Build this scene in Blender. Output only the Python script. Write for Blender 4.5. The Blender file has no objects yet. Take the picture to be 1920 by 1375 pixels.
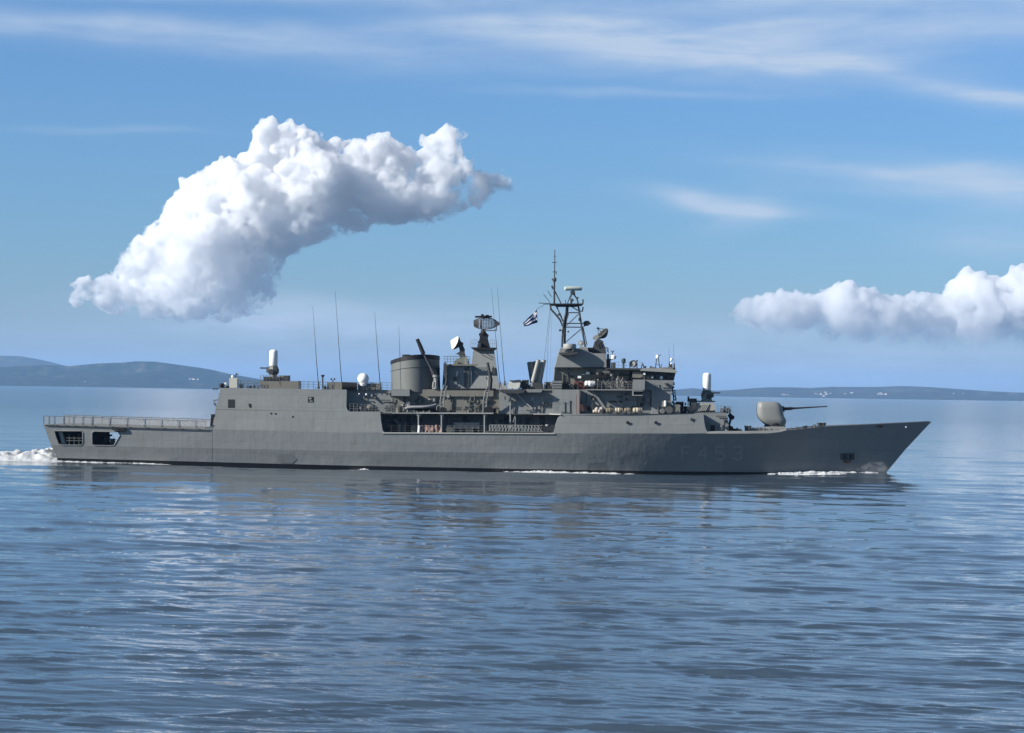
import bpy, bmesh, math, random
import numpy as np
from mathutils import Vector, Matrix
from mathutils.geometry import tessellate_polygon
from mathutils import noise as mnoise

scene = bpy.context.scene
COL = scene.collection
rad = math.radians

# ------------------------------------------------------------------ camera
FPX = 4150.0                    # focal length in pixels of a 1920 wide frame
CAM = Vector((0.0, -300.0, 10.25))
ROLL = math.atan(0.01533)
PITCH = 0.01135
cam_data = bpy.data.cameras.new('camera')
cam = bpy.data.objects.new('camera', cam_data)
COL.objects.link(cam)
cam_data.sensor_fit = 'HORIZONTAL'
cam_data.sensor_width = 36.0
cam_data.lens = 36.0 * FPX / 1920.0
cam_data.clip_start = 1.0
cam_data.clip_end = 200000.0
FWD = Vector((0, math.cos(PITCH), math.sin(PITCH)))
_r0 = Vector((1, 0, 0)); _u0 = Vector((0, -math.sin(PITCH), math.cos(PITCH)))
RGT = _r0 * math.cos(ROLL) + _u0 * math.sin(ROLL)
UPV = _u0 * math.cos(ROLL) - _r0 * math.sin(ROLL)
_m = Matrix((RGT, UPV, -FWD)).transposed().to_4x4()
_m.translation = CAM
cam.matrix_world = _m
scene.camera = cam

# ------------------------------------------------------------------ sun, sky, exposure
SUN_DIR = Vector((-0.826, -0.334, 0.454)).normalized()      # towards the sun
SUN_EL = math.asin(SUN_DIR.z)
sun_data = bpy.data.lights.new('sun', 'SUN')
sun_data.energy = 5.0
sun_data.angle = rad(0.5)
sun_data.color = (1.0, 0.965, 0.90)
sun = bpy.data.objects.new('sun', sun_data)
COL.objects.link(sun)
sun.rotation_euler = (-SUN_DIR).to_track_quat('-Z', 'Y').to_euler()
sun.location = (-200, -150, 200)

scene.view_settings.view_transform = 'Standard'
scene.view_settings.look = 'None'
scene.view_settings.exposure = 0.6
scene.view_settings.gamma = 1.0
scene.view_settings.use_curve_mapping = False
scene.render.engine = 'CYCLES'
scene.cycles.max_bounces = 36
scene.cycles.diffuse_bounces = 3
scene.cycles.glossy_bounces = 3
scene.cycles.transmission_bounces = 4
scene.cycles.transparent_max_bounces = 16
scene.cycles.volume_bounces = 32
scene.cycles.use_denoising = True
scene.cycles.sample_clamp_indirect = 6.0


class NT:
    """small helper for building node trees"""
    def __init__(self, tree):
        self.t = tree
    def n(self, kind, **kw):
        nd = self.t.nodes.new(kind)
        for k, v in kw.items():
            if k == 'ins':
                for i, val in v.items():
                    self.put(nd, i, val)
            else:
                setattr(nd, k, v)
        return nd
    def put(self, nd, i, val):
        if isinstance(val, bpy.types.NodeSocket):
            self.t.links.new(val, nd.inputs[i])
        else:
            nd.inputs[i].default_value = val
    def m(self, op, a, b=0.0, c=0.0, clamp=False):
        nd = self.t.nodes.new('ShaderNodeMath'); nd.operation = op; nd.use_clamp = clamp
        for i, v in enumerate((a, b, c)):
            self.put(nd, i, v)
        return nd.outputs[0]
    def mix(self, f, a, b, blend='MIX'):
        nd = self.t.nodes.new('ShaderNodeMix'); nd.data_type = 'RGBA'; nd.blend_type = blend
        nd.clamp_factor = True
        self.put(nd, 0, f); self.put(nd, 6, a); self.put(nd, 7, b)
        return nd.outputs[2]
    def ramp(self, f, stops, interp='LINEAR'):
        nd = self.t.nodes.new('ShaderNodeValToRGB')
        cr = nd.color_ramp; cr.interpolation = interp
        while len(cr.elements) < len(stops):
            cr.elements.new(0.5)
        for e, (p, c) in zip(cr.elements, stops):
            e.position = p
            e.color = c if len(c) == 4 else (*c, 1)
        self.put(nd, 0, f)
        return nd.outputs[0]
    def noise(self, vec, scale, detail=4.0, rough=0.55, dist=0.0):
        nd = self.t.nodes.new('ShaderNodeTexNoise')
        self.put(nd, 'Vector', vec)
        nd.inputs['Scale'].default_value = scale; nd.inputs['Detail'].default_value = detail
        nd.inputs['Roughness'].default_value = rough; nd.inputs['Distortion'].default_value = dist
        return nd.outputs[0]
    def map(self, vec, scale=(1, 1, 1), loc=(0, 0, 0), rot=(0, 0, 0)):
        nd = self.t.nodes.new('ShaderNodeMapping')
        self.put(nd, 0, vec)
        nd.inputs['Location'].default_value = loc; nd.inputs['Rotation'].default_value = rot
        nd.inputs['Scale'].default_value = scale
        return nd.outputs[0]


def azel(px, py):
    return (px - 960) / FPX, (735.5 + 0.01533 * (px - 960) - py) / FPX

world = bpy.data.worlds.new("World")
scene.world = world
world.use_nodes = True
_w = NT(world.node_tree)
world.node_tree.nodes.clear()
sky = _w.n('ShaderNodeTexSky', sky_type='NISHITA', sun_disc=False)
sky.sun_elevation = SUN_EL
sky.sun_rotation = math.atan2(SUN_DIR.x, SUN_DIR.y)
sky.altitude = 0.0
sky.air_density = 1.0
sky.dust_density = 0.4
sky.ozone_density = 2.0
geo = _w.n('ShaderNodeTexCoord')
sepd = _w.n('ShaderNodeSeparateXYZ', ins={0: geo.outputs['Generated']})
AZ = _w.m('ARCTAN2', sepd.outputs[0], sepd.outputs[1])
EL = _w.m('ARCSINE', sepd.outputs[2])
# clear air: deeper blue aloft, greyer near the sea
grade = _w.ramp(_w.m('MULTIPLY', EL, 1.25, clamp=True), [
    (0.0, (0.56, 0.71, 1.0)), (0.03, (0.53, 0.73, 1.05)), (0.09, (0.50, 0.76, 1.12)),
    (0.20, (0.54, 0.83, 1.22)), (0.30, (1.10, 1.17, 1.26)), (0.5, (1.10, 1.14, 1.20)), (0.75, (0.45, 0.54, 0.68)), (1.0, (0.22, 0.30, 0.42))])
clear = _w.mix(1.0, sky.outputs[0], grade, 'MULTIPLY')
# thin high cloud: horizontal wisps broken by stretched noise, gathered in a few banks
vec = _w.n('ShaderNodeCombineXYZ', ins={0: AZ, 1: EL, 2: 0.0}).outputs[0]
warp = _w.noise(_w.map(vec, (7, 22, 1)), 1.0, 3, 0.55)
warp2 = _w.noise(_w.map(vec, (7, 22, 1), (5.2, 1.3, 0)), 1.0, 3, 0.55)
AZw = _w.m('ADD', AZ, _w.m('MULTIPLY', _w.m('SUBTRACT', warp, 0.5), 0.10))
ELw = _w.m('ADD', EL, _w.m('MULTIPLY', _w.m('SUBTRACT', warp2, 0.5), 0.022))
banks = [  # px, py, half widths, strength, shear
    (500, 95, 330, 22, 0.55, 0.06), (150, 62, 230, 14, 0.35, 0.02), (1300, 105, 330, 30, 0.75, 0.08),
    (1560, 130, 150, 14, 0.55, 0.05), (1700, 62, 380, 30, 0.6, -0.01), (980, 52, 170, 14, 0.65, -0.07),
    (1100, 38, 60, 14, 0.35, -0.05), (1500, 8, 520, 14, 0.55, 0.0), (400, 6, 420, 10, 0.35, 0.0),
    (1890, 205, 120, 16, 0.8, 0.14), (1770, 350, 230, 22, 0.55, 0.07), (1900, 375, 110, 24, 0.5, 0.0),
    (1330, 385, 90, 13, 1.35, 0.05), (1370, 408, 50, 20, 0.4, -0.3), (1840, 455, 150, 24, 0.38, 0.05), (1150, 178, 190, 6, 0.3, 0.0),
    (240, 256, 130, 6, 0.25, 0.0), (700, 597, 230, 20, 0.5, 0.02), (1150, 595, 70, 16, 0.35, 0.0),
    (1500, 650, 460, 45, 0.4, 0.0), (300, 640, 460, 34, 0.35, 0.0), (1000, 690, 400, 30, 0.3, 0.0),
    (960, 706, 1500, 17, 0.5, 0.0), (1640, 690, 300, 26, 0.35, 0.0), (520, 612, 170, 24, 0.45, 0.05), (1150, 640, 200, 20, 0.3, 0.0), (1620, 330, 160, 8, 0.4, 0.04), (1250, 62, 160, 8, 0.4, -0.05)]
acc = None
for (bx, by, sx, sy, st, sh) in banks:
    a0, e0 = azel(bx, by)
    da = _w.m('SUBTRACT', AZw, a0)
    de = _w.m('ADD', _w.m('SUBTRACT', ELw, e0), _w.m('MULTIPLY', da, sh))
    u = _w.m('MULTIPLY', da, FPX / (sx * 1.2)); v = _w.m('MULTIPLY', de, FPX / (sy * 1.25))
    q = _w.m('ADD', _w.m('MULTIPLY', u, u), _w.m('MULTIPLY', v, v))
    g = _w.m('MULTIPLY', _w.m('EXPONENT', _w.m('MULTIPLY', q, -0.8)), st * 1.3)
    acc = g if acc is None else _w.m('ADD', acc, g)
streak = _w.noise(_w.map(vec, (9, 75, 1), rot=(0, 0, rad(-3))), 1.0, 8, 0.62, 0.6)
fine = _w.noise(_w.map(vec, (40, 130, 1), rot=(0, 0, rad(4))), 1.0, 6, 0.6, 0.3)
stex = _w.m('ADD', _w.m('MULTIPLY', streak, 1.7), _w.m('MULTIPLY', fine, 0.6))
cirrus = _w.m('MULTIPLY', acc, _w.m('SUBTRACT', stex, 0.42, clamp=True), clamp=True)
cir_col = _w.n('ShaderNodeRGB'); cir_col.outputs[0].default_value = (5.2, 6.2, 7.6, 1)
skycol = _w.mix(_w.m('MULTIPLY', cirrus, 0.85), clear, cir_col.outputs[0])
bg = _w.n('ShaderNodeBackground', ins={0: skycol, 1: 0.07})
wout = _w.n('ShaderNodeOutputWorld', ins={0: bg.outputs[0]})
world.cycles.sampling_method = 'MANUAL'
world.cycles.sample_map_resolution = 512

# ------------------------------------------------------------------ placing and linking helpers
def P(px, py, Y):
    """world point at depth Y that was measured at pixel (px, py) of the photograph"""
    d = FWD + RGT * ((px - 960) / FPX) + UPV * ((687.5 - py) / FPX)
    t = (Y - CAM.y) / d.y
    return CAM + d * t

def link(name, me, mats, parent=None, smooth=None):
    o = bpy.data.objects.new(name, me)
    COL.objects.link(o)
    for m in (mats if isinstance(mats, (list, tuple)) else [mats]):
        if m is not None:
            me.materials.append(m)
    if smooth is not None:
        me.polygons.foreach_set('use_smooth', [True] * len(me.polygons))
        me.set_sharp_from_angle(angle=rad(smooth))
    if parent is not None:
        o.parent = parent
    return o

def tag(o, label, cat, group=None, kind=None):
    if label: o['label'] = label
    if cat: o['category'] = cat
    if group: o['group'] = group
    if kind: o['kind'] = kind
    return o

def empty(name, loc=(0, 0, 0)):
    o = bpy.data.objects.new(name, None)
    COL.objects.link(o)
    o.location = loc
    o.empty_display_size = 0.5
    return o

def grid_mesh(name, V, nr, nc, wrap=False):
    """mesh from an nr x nc array of points"""
    V = np.asarray(V, dtype=np.float32).reshape(-1, 3)
    i = np.arange(nr - 1)[:, None]; j = np.arange(nc if wrap else nc - 1)[None, :]
    j2 = (j + 1) % nc
    a = i * nc + j; b = i * nc + j2; c = (i + 1) * nc + j2; d = (i + 1) * nc + j
    F = np.stack([a, b, c, d], -1).reshape(-1, 4).astype(np.int32)
    me = bpy.data.meshes.new(name)
    me.vertices.add(len(V)); me.vertices.foreach_set('co', V.ravel())
    me.loops.add(F.size); me.loops.foreach_set('vertex_index', F.ravel())
    me.polygons.add(len(F))
    me.polygons.foreach_set('loop_start', np.arange(0, F.size, 4, dtype=np.int32))
    me.polygons.foreach_set('loop_total', np.full(len(F), 4, dtype=np.int32))
    me.update(calc_edges=True)
    return me

# ------------------------------------------------------------------ materials
def new_mat(name):
    m = bpy.data.materials.new(name); m.use_nodes = True
    m.node_tree.nodes.clear()
    return m, NT(m.node_tree)

def paint(name, col, rough=0.55, var=0.12, streak=0.0, rust=0.0, bump=0.0, metal=0.0, scale=1.0, plates=False):
    """weathered ship paint: mottling, vertical run marks, a little rust, slightly wavy plate"""
    m, t = new_mat(name)
    pos = t.n('ShaderNodeNewGeometry').outputs['Position']
    n1 = t.noise(pos, 0.55 * scale, 5, 0.6)
    n2 = t.noise(t.map(pos, (2.2, 2.2, 0.22)), 1.0 * scale, 4, 0.6)
    f = t.m('ADD', t.m('MULTIPLY', t.m('SUBTRACT', n1, 0.5), var * 2), t.m('MULTIPLY', t.m('SUBTRACT', n2, 0.5), streak * 2))
    c0 = t.n('ShaderNodeRGB'); c0.outputs[0].default_value = (*col, 1)
    vm = t.n('ShaderNodeVectorMath', operation='SCALE')
    t.put(vm, 0, c0.outputs[0]); t.put(vm, 3, t.m('ADD', f, 1.0))
    c = vm.outputs[0]
    if plates:
        s3 = t.n('ShaderNodeSeparateXYZ', ins={0: pos})
        pv = t.n('ShaderNodeCombineXYZ', ins={0: s3.outputs[0], 1: s3.outputs[2], 2: 0.0})
        bk = t.n('ShaderNodeTexBrick', ins={'Vector': pv.outputs[0], 'Color1': (1.04, 1.04, 1.04, 1), 'Color2': (0.95, 0.955, 0.96, 1), 'Mortar': (0.74, 0.74, 0.73, 1), 'Scale': 1.0})
        bk.inputs['Mortar Size'].default_value = 0.022; bk.inputs['Mortar Smooth'].default_value = 0.6
        bk.inputs['Brick Width'].default_value = 5.2; bk.inputs['Row Height'].default_value = 1.55
        c = t.mix(1.0, c, bk.outputs[0], 'MULTIPLY')
    if rust > 0:
        n3 = t.noise(t.map(pos, (1.7, 1.7, 0.35)), 1.0, 6, 0.65)
        rf = t.m('MULTIPLY', t.m('SUBTRACT', n3, 0.57, clamp=True), 5.0 * rust, clamp=True)
        c = t.mix(rf, c, (0.16, 0.085, 0.05, 1))
    b = t.n('ShaderNodeBsdfPrincipled')
    t.put(b, 'Base Color', c)
    b.inputs['Roughness'].default_value = rough
    b.inputs['Metallic'].default_value = metal
    b.inputs['Specular IOR Level'].default_value = 0.3
    if bump > 0:
        bn = t.m('ADD', t.noise(t.map(pos, (0.55, 0.55, 0.8)), 1.0, 3, 0.55), t.m('MULTIPLY', t.noise(t.map(pos, (1.6, 1.6, 0.25)), 1.0, 2, 0.5), 0.4))
        bp = t.n('ShaderNodeBump', ins={'Height': bn, 'Strength': 1.0, 'Distance': bump})
        t.put(b, 'Normal', bp.outputs[0])
    t.n('ShaderNodeOutputMaterial', ins={0: b.outputs[0]})
    return m

def flat_mat(name, col, rough=0.6, metal=0.0):
    return paint(name, col, rough, 0.06, 0.0, 0.0, 0.0, metal, 3.0)

# ------------------------------------------------------------------ sea
def sea_material():
    m, t = new_mat('sea_water')
    pos = t.n('ShaderNodeNewGeometry').outputs['Position']
    n1 = t.noise(t.map(pos, (0.55, 1.0, 0)), 1.3, 5, 0.6, 0.2)
    n2 = t.noise(t.map(pos, (0.16, 0.30, 0)), 1.0, 5, 0.6, 0.3)
    h = t.m('ADD', t.m('MULTIPLY', n1, 0.019), t.m('MULTIPLY', n2, 0.026))
    bp = t.n('ShaderNodeBump', ins={'Height': h, 'Strength': 1.0, 'Distance': 1.0})
    patch = t.noise(t.map(pos, (0.010, 0.025, 0)), 1.0, 4, 0.55, 0.5)
    b = t.n('ShaderNodeBsdfPrincipled')
    b.inputs['Base Color'].default_value = (0.045, 0.069, 0.098, 1)
    b.inputs['IOR'].default_value = 1.333
    # ripples too small for the mesh out there roughen the open water beyond the ship
    sp = t.n('ShaderNodeSeparateXYZ', ins={0: pos})
    far = t.m('MULTIPLY', t.m('SUBTRACT', sp.outputs[1], 10.0), 1 / 700.0, clamp=True)
    far = t.m('MULTIPLY', t.m('POWER', far, 0.6), 0.13)
    t.put(b, 'Roughness', t.m('ADD', far, t.m('ADD', 0.025, t.m('MULTIPLY', patch, 0.035))))
    t.put(b, 'Normal', bp.outputs[0])
    t.n('ShaderNodeOutputMaterial', ins={0: b.outputs[0]})
    return m

def wave_components():
    rng = np.random.default_rng(7)
    comps = []
    for k in range(130):
        lam = 0.28 * (28.0 / 0.28) ** (k / 129.0)
        main = rad(80)
        th = main + rng.normal(0, 0.30 if lam < 6 else 0.24)
        amp = 0.0016 * lam * float(np.interp(math.log(lam), [math.log(.28), math.log(1.5), math.log(4), math.log(14), math.log(28)], [3.6, 2.7, 0.85, .8, .4])) * rng.uniform(0.6, 1.5)
        comps.append((lam, th, amp, rng.uniform(0, 2 * math.pi)))
    return comps

TR_X = [(105 - 960) * .0705, (300 - 960) * .0705, (436 - 960) * .0705, (560 - 960) * .0705, (680 - 960) * .0705, (900 - 960) * .0705, (1080 - 960) * .0705, (1260 - 960) * .0705, (1420 - 960) * .0705, (1600 - 960) * .0705, (1720 - 960) * .0705]
TR_Z = [0.04, -0.06, -0.20, -0.44, -0.58, -0.48, -0.50, -0.58, -0.36, 0.0, 0.0]
def trough(x, y):
    """the hollow and crests the hull makes in the water along its own length"""
    x = np.asarray(x); y = np.asarray(y)
    prof_ = sum(np.interp(x + d, TR_X, TR_Z, left=0.0, right=0.0) for d in (-3, -1.5, 0, 1.5, 3)) / 5
    return prof_ * np.exp(-(np.maximum(np.abs(y) - 5.5, 0) / 9.0) ** 2)

def build_sea():
    RS = 733 / 1375.0
    f = FPX * 1024 / 1920.0
    h = CAM.z
    delt = np.concatenate([np.arange(600, 60, -0.55), np.arange(60, 3, -0.4)])
    r = list(h * f / delt)
    while r[-1] < 40000:
        r.append(r[-1] * 1.18)
    r = np.array([4.0, 12.0, 24.0] + r)
    wedge = np.concatenate([np.arange(-rad(26), -rad(14.5), 0.0017), np.arange(-rad(14.5), rad(14.5), 0.0007), np.arange(rad(14.5), rad(26), 0.0017)])
    rest = np.arange(rad(26), 2 * math.pi - rad(26), rad(3.5))
    th = np.concatenate([wedge, rest])
    R, T = np.meshgrid(r, th, indexing='ij')
    X = CAM.x + R * np.sin(T); Y = CAM.y + R * np.cos(T)
    dr = np.gradient(r)[:, None] * np.ones_like(T)
    dth = np.gradient(th)[None, :] * R
    Z = np.zeros_like(X)
    # the ripples come in packets: mostly slack water with short steep groups
    rng = np.random.default_rng(21)
    packs = []
    for g in range(5):
        n = np.zeros_like(X)
        for k in range(7):
            lx = rng.uniform(3.5, 26); ly = lx * rng.uniform(0.22, 0.5); sgn = rng.choice((-1, 1))
            n += np.sin(2 * math.pi * (X / lx + sgn * Y / ly) + rng.uniform(0, 6.3) + 0.8 * np.sin(X * 2 * math.pi / (lx * 2.3) + k))
        n /= math.sqrt(3.5)
        packs.append(np.clip(0.34 + 1.7 * np.maximum(n - 0.75, 0.0), 0.34, 2.6))
    for k, (lam, ang, amp, ph) in enumerate(wave_components()):
        kx = math.cos(ang) * 2 * math.pi / lam; ky = math.sin(ang) * 2 * math.pi / lam
        need = np.maximum(np.abs(math.sin(ang)) * dr, np.abs(math.cos(ang)) * dth)
        w = np.clip((lam / np.maximum(need, 1e-6) - 1.8) / 1.6, 0, 1)
        if 1.2 < lam < 8: w = w * (1 + 1.1 * np.clip((R - 100) / 110, 0, 1))
        w[:, len(wedge):] = 0
        w = w * np.clip((rad(26) - np.minimum(np.abs(T), rad(26))) / rad(4), 0, 1)
        if w.max() <= 0: continue
        p = kx * X + ky * Y + ph
        Z += amp * w * (packs[(k // 2) % 5] if lam < 2.6 else (0.35 + 0.5 * packs[k % 5] if lam < 7 else 0.75)) * (np.sin(p) + 0.22 * np.cos(2 * p))
    Z += trough(X, Y)
    Z -= (R / 40000.0) ** 2 * 0.0
    V = np.stack([X, Y, Z], -1)
    me = grid_mesh('sea', V, len(r), len(th), wrap=True)
    me.polygons.foreach_set('use_smooth', [True] * len(me.polygons))
    o = link('sea', me, sea_material())
    tag(o, 'calm blue sea with small dark ripples', 'sea', kind='structure')
    return o
build_sea()

# ------------------------------------------------------------------ clouds (bodies of mist far beyond the islands)
def cloud_mat(name, dens, size, cut, fade, albedo=(0.974, 0.977, 0.983), step=0.1):
    """mist whose density breaks up into billows and thins along the direction fade"""
    m, t = new_mat(name)
    tc = t.n('ShaderNodeTexCoord')
    ob = tc.outputs['Object']
    n1 = t.noise(ob, 1.0 / size, 5, 0.58, 0.4)
    n2 = t.noise(ob, 3.6 / size, 6, 0.66, 0.5)
    n = t.m('ADD', t.m('MULTIPLY', n1, 0.60), t.m('MULTIPLY', n2, 0.40))
    gen = t.n('ShaderNodeSeparateXYZ', ins={0: tc.outputs['Generated']})
    g = t.m('ADD', t.m('MULTIPLY', gen.outputs[0], fade[0]), t.m('MULTIPLY', t.m('SUBTRACT', 1.0, gen.outputs[2]), fade[1]))
    thr = t.m('ADD', cut, t.m('MULTIPLY', g, fade[2]))
    d = t.m('MULTIPLY', t.m('SUBTRACT', n, thr, clamp=True), 9.0, clamp=True)
    d = t.m('MULTIPLY', d, t.m('ADD', 0.05, t.m('SUBTRACT', 1.0, t.m('MULTIPLY', g, fade[3]), clamp=True)))
    v = t.n('ShaderNodeVolumePrincipled')
    v.inputs['Color'].default_value = (*albedo, 1)
    t.put(v, 'Density', t.m('MULTIPLY', d, dens))
    v.inputs['Anisotropy'].default_value = 0.3
    t.n('ShaderNodeOutputMaterial', ins={1: v.outputs[0]})
    m.cycles.volume_step_rate = step
    return m

def inside(poly, x, y):
    c = False
    for i in range(len(poly)):
        x0, y0 = poly[i]; x1, y1 = poly[i - 1]
        if (y0 > y) != (y1 > y) and x < (x1 - x0) * (y - y0) / (y1 - y0) + x0:
            c = not c
    return c

def edge_dist(poly, x, y):
    best = 1e9
    for i in range(len(poly)):
        x0, y0 = poly[i]; x1, y1 = poly[i - 1]
        dx, dy = x1 - x0, y1 - y0
        t = max(0, min(1, ((x - x0) * dx + (y - y0) * dy) / (dx * dx + dy * dy + 1e-9)))
        best = min(best, math.hypot(x - x0 - t * dx, y - y0 - t * dy))
    return best

ICO = {}
def ico(sub):
    if sub not in ICO:
        b = bmesh.new(); bmesh.ops.create_icosphere(b, subdivisions=sub, radius=1.0)
        b.verts.ensure_lookup_table()
        ICO[sub] = (np.array([v.co[:] for v in b.verts]), [tuple(v.index for v in f.verts) for f in b.faces]); b.free()
    return ICO[sub]

def blobs_mesh(name, blobs):
    """blobs: (x, y, z, rx, ry, rz)"""
    v0, f0 = ico(2)
    V, F = [], []
    for k, (x, y, z, rx, ry, rz) in enumerate(blobs):
        V.append(v0 * np.array([rx, ry, rz]) + np.array([x, y, z]))
        F += [tuple(i + k * len(v0) for i in f) for f in f0]
    me = bpy.data.meshes.new(name)
    me.from_pydata(np.concatenate(V).tolist(), [], F)
    return me

def make_cloud(name, poly, D, voxel, disp, mat, seed, nbig, rmax, puff_edges, puff_r, label, depth=1.0, kids=None):
    rng = random.Random(seed)
    blobs = []
    s = D / FPX
    xs = [p[0] for p in poly]; ys = [p[1] for p in poly]
    while len(blobs) < nbig:
        x = rng.uniform(min(xs), max(xs)); y = rng.uniform(min(ys), max(ys))
        if not inside(poly, x, y): continue
        d = edge_dist(poly, x, y)
        r = min(d * 1.02, rmax) * rng.uniform(0.8, 1.0)
        if r < 7: continue
        half = min(d, rmax * 1.2) * depth
        yy = rng.uniform(-1, 1) * half * 1.1 * s
        c = P(x, y, CAM.y + D + yy)
        blobs.append((*c, r * s, r * s, r * s))
    for (x0, y0), (x1, y1), n in puff_edges:
        for _ in range(n):
            t = rng.random(); r = rng.uniform(*puff_r)
            nx, ny = (y1 - y0), -(x1 - x0); L = math.hypot(nx, ny)
            off = -r * rng.uniform(0.35, 0.95)
            x = x0 + (x1 - x0) * t + nx / L * off; y = y0 + (y1 - y0) * t + ny / L * off
            c = P(x, y, CAM.y + D + rng.uniform(-0.75, 0.5) * rmax * depth * s)
            blobs.append((*c, r * s, r * s, r * s))
    for lev in range(2 if kids else 0):
        new = []
        src = blobs if lev == 0 else fresh
        for (x, y, z, r, _, _) in src:
            for _k in range(kids[lev]):
                d = Vector((rng.gauss(0, 1), rng.gauss(0, 1), rng.gauss(0, 1))).normalized()
                if d.dot(SUN_DIR) < -0.35 or d.z < -0.45 or d.y > 0.6: continue
                rr = r * rng.uniform(0.22, 0.42)
                if rr < voxel * 1.1: continue
                c = Vector((x, y, z)) + d * r * rng.uniform(0.86, 1.0)
                if any((c.x - b[0]) ** 2 + (c.y - b[1]) ** 2 + (c.z - b[2]) ** 2 < (b[3] - 0.5 * rr) ** 2 for b in blobs): continue
                new.append((*c, rr, rr, rr))
        fresh = new
        blobs = blobs + new
    me = blobs_mesh(name, blobs)
    base = sum((Vector(b[:3]) for b in blobs), Vector()) / len(blobs)
    for v in me.vertices: v.co -= base
    o = link(name, me, mat)
    o.location = base
    rm = o.modifiers.new('remesh', 'REMESH'); rm.mode = 'VOXEL'; rm.voxel_size = voxel
    for k, (size, strength) in enumerate(disp):
        tx = bpy.data.textures.new(name + '_puffs', 'VORONOI' if k < 2 else 'CLOUDS')
        tx.noise_scale = size
        if k < 2:
            tx.distance_metric = 'DISTANCE'; tx.noise_intensity = 1.0
        else:
            tx.noise_depth = 4
        dm = o.modifiers.new('puffs', 'DISPLACE'); dm.texture = tx; dm.texture_coords = 'LOCAL'
        dm.strength = -strength if k < 2 else strength
        dm.mid_level = 0.35 if k < 2 else 0.5
    tag(o, label, 'cloud', kind='thing')
    return o

main_poly = [(128, 572), (150, 530), (205, 517), (245, 458), (282, 440), (300, 400), (340, 358), (392, 318),
    (462, 294), (470, 262), (492, 230), (545, 236), (592, 252), (622, 262), (690, 268), (722, 256), (765, 278),
    (790, 292), (800, 258), (842, 242), (872, 247), (858, 276), (886, 326), (930, 320), (966, 346), (936, 392),
    (900, 398), (846, 410), (800, 432), (740, 430), (680, 442), (612, 456), (542, 487), (532, 530), (520, 585),
    (450, 612), (350, 624), (250, 602), (140, 592)]
tops = [((128, 572), (150, 530), 5), ((150, 530), (205, 517), 6), ((205, 517), (245, 458), 9), ((245, 458), (282, 440), 6), ((282, 440), (340, 358), 12),
    ((340, 358), (392, 318), 9), ((392, 318), (462, 294), 10), ((462, 294), (492, 230), 10), ((492, 230), (545, 236), 8),
    ((545, 236), (622, 262), 10), ((622, 262), (690, 268), 8), ((690, 268), (722, 256), 5), ((722, 256), (790, 292), 8),
    ((790, 292), (800, 258), 4), ((800, 258), (842, 242), 5), ((842, 242), (872, 247), 4), ((858, 276), (886, 326), 6), ((886, 326), (930, 320), 5), ((930, 320), (966, 346), 5)]
make_cloud('cumulus_cloud', main_poly, 16000.0, 11.0, [(120.0, 34.0), (55.0, 22.0), (34.0, 14.0)],
           cloud_mat('thick_cloud', 0.085, 175.0, 0.385, (0.50, 0.64, 0.165, 1.0), step=0.09), 3, 150, 78, tops, (9, 24),
           'large arched white cumulus cloud rising above the stern of the warship', 1.1, (14, 9))
right_poly = [(1362, 592), (1400, 562), (1425, 552), (1480, 550), (1530, 556), (1560, 540), (1585, 530), (1612, 545), (1660, 555), (1720, 568),
              (1765, 555), (1772, 518), (1805, 505), (1830, 518), (1870, 524), (1895, 504), (1925, 498), (1990, 515), (2010, 620), (1960, 668), (1850, 672), (1700, 665), (1560, 650), (1430, 632), (1380, 612)]
rtops = [((1362, 592), (1400, 562), 9), ((1400, 562), (1480, 550), 16), ((1480, 550), (1530, 556), 12), ((1530, 556), (1585, 530), 14), ((1585, 530), (1660, 555), 18), ((1660, 555), (1765, 555), 20),
         ((1765, 555), (1805, 505), 12), ((1805, 505), (1870, 524), 14), ((1870, 524), (1925, 498), 14), ((1925, 498), (1990, 515), 10)]
make_cloud('cumulus_bank', right_poly, 21000.0, 15.0, [(170.0, 46.0), (80.0, 28.0), (44.0, 18.0)],
           cloud_mat('thin_cloud', 0.030, 190.0, 0.31, (0.0, 1.15, 0.17, 1.0), step=0.09), 8, 190, 46, rtops, (6, 17),
           'low hazy bank of cumulus cloud above the horizon ahead of the bow', 1.2, (10, 6))
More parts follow.
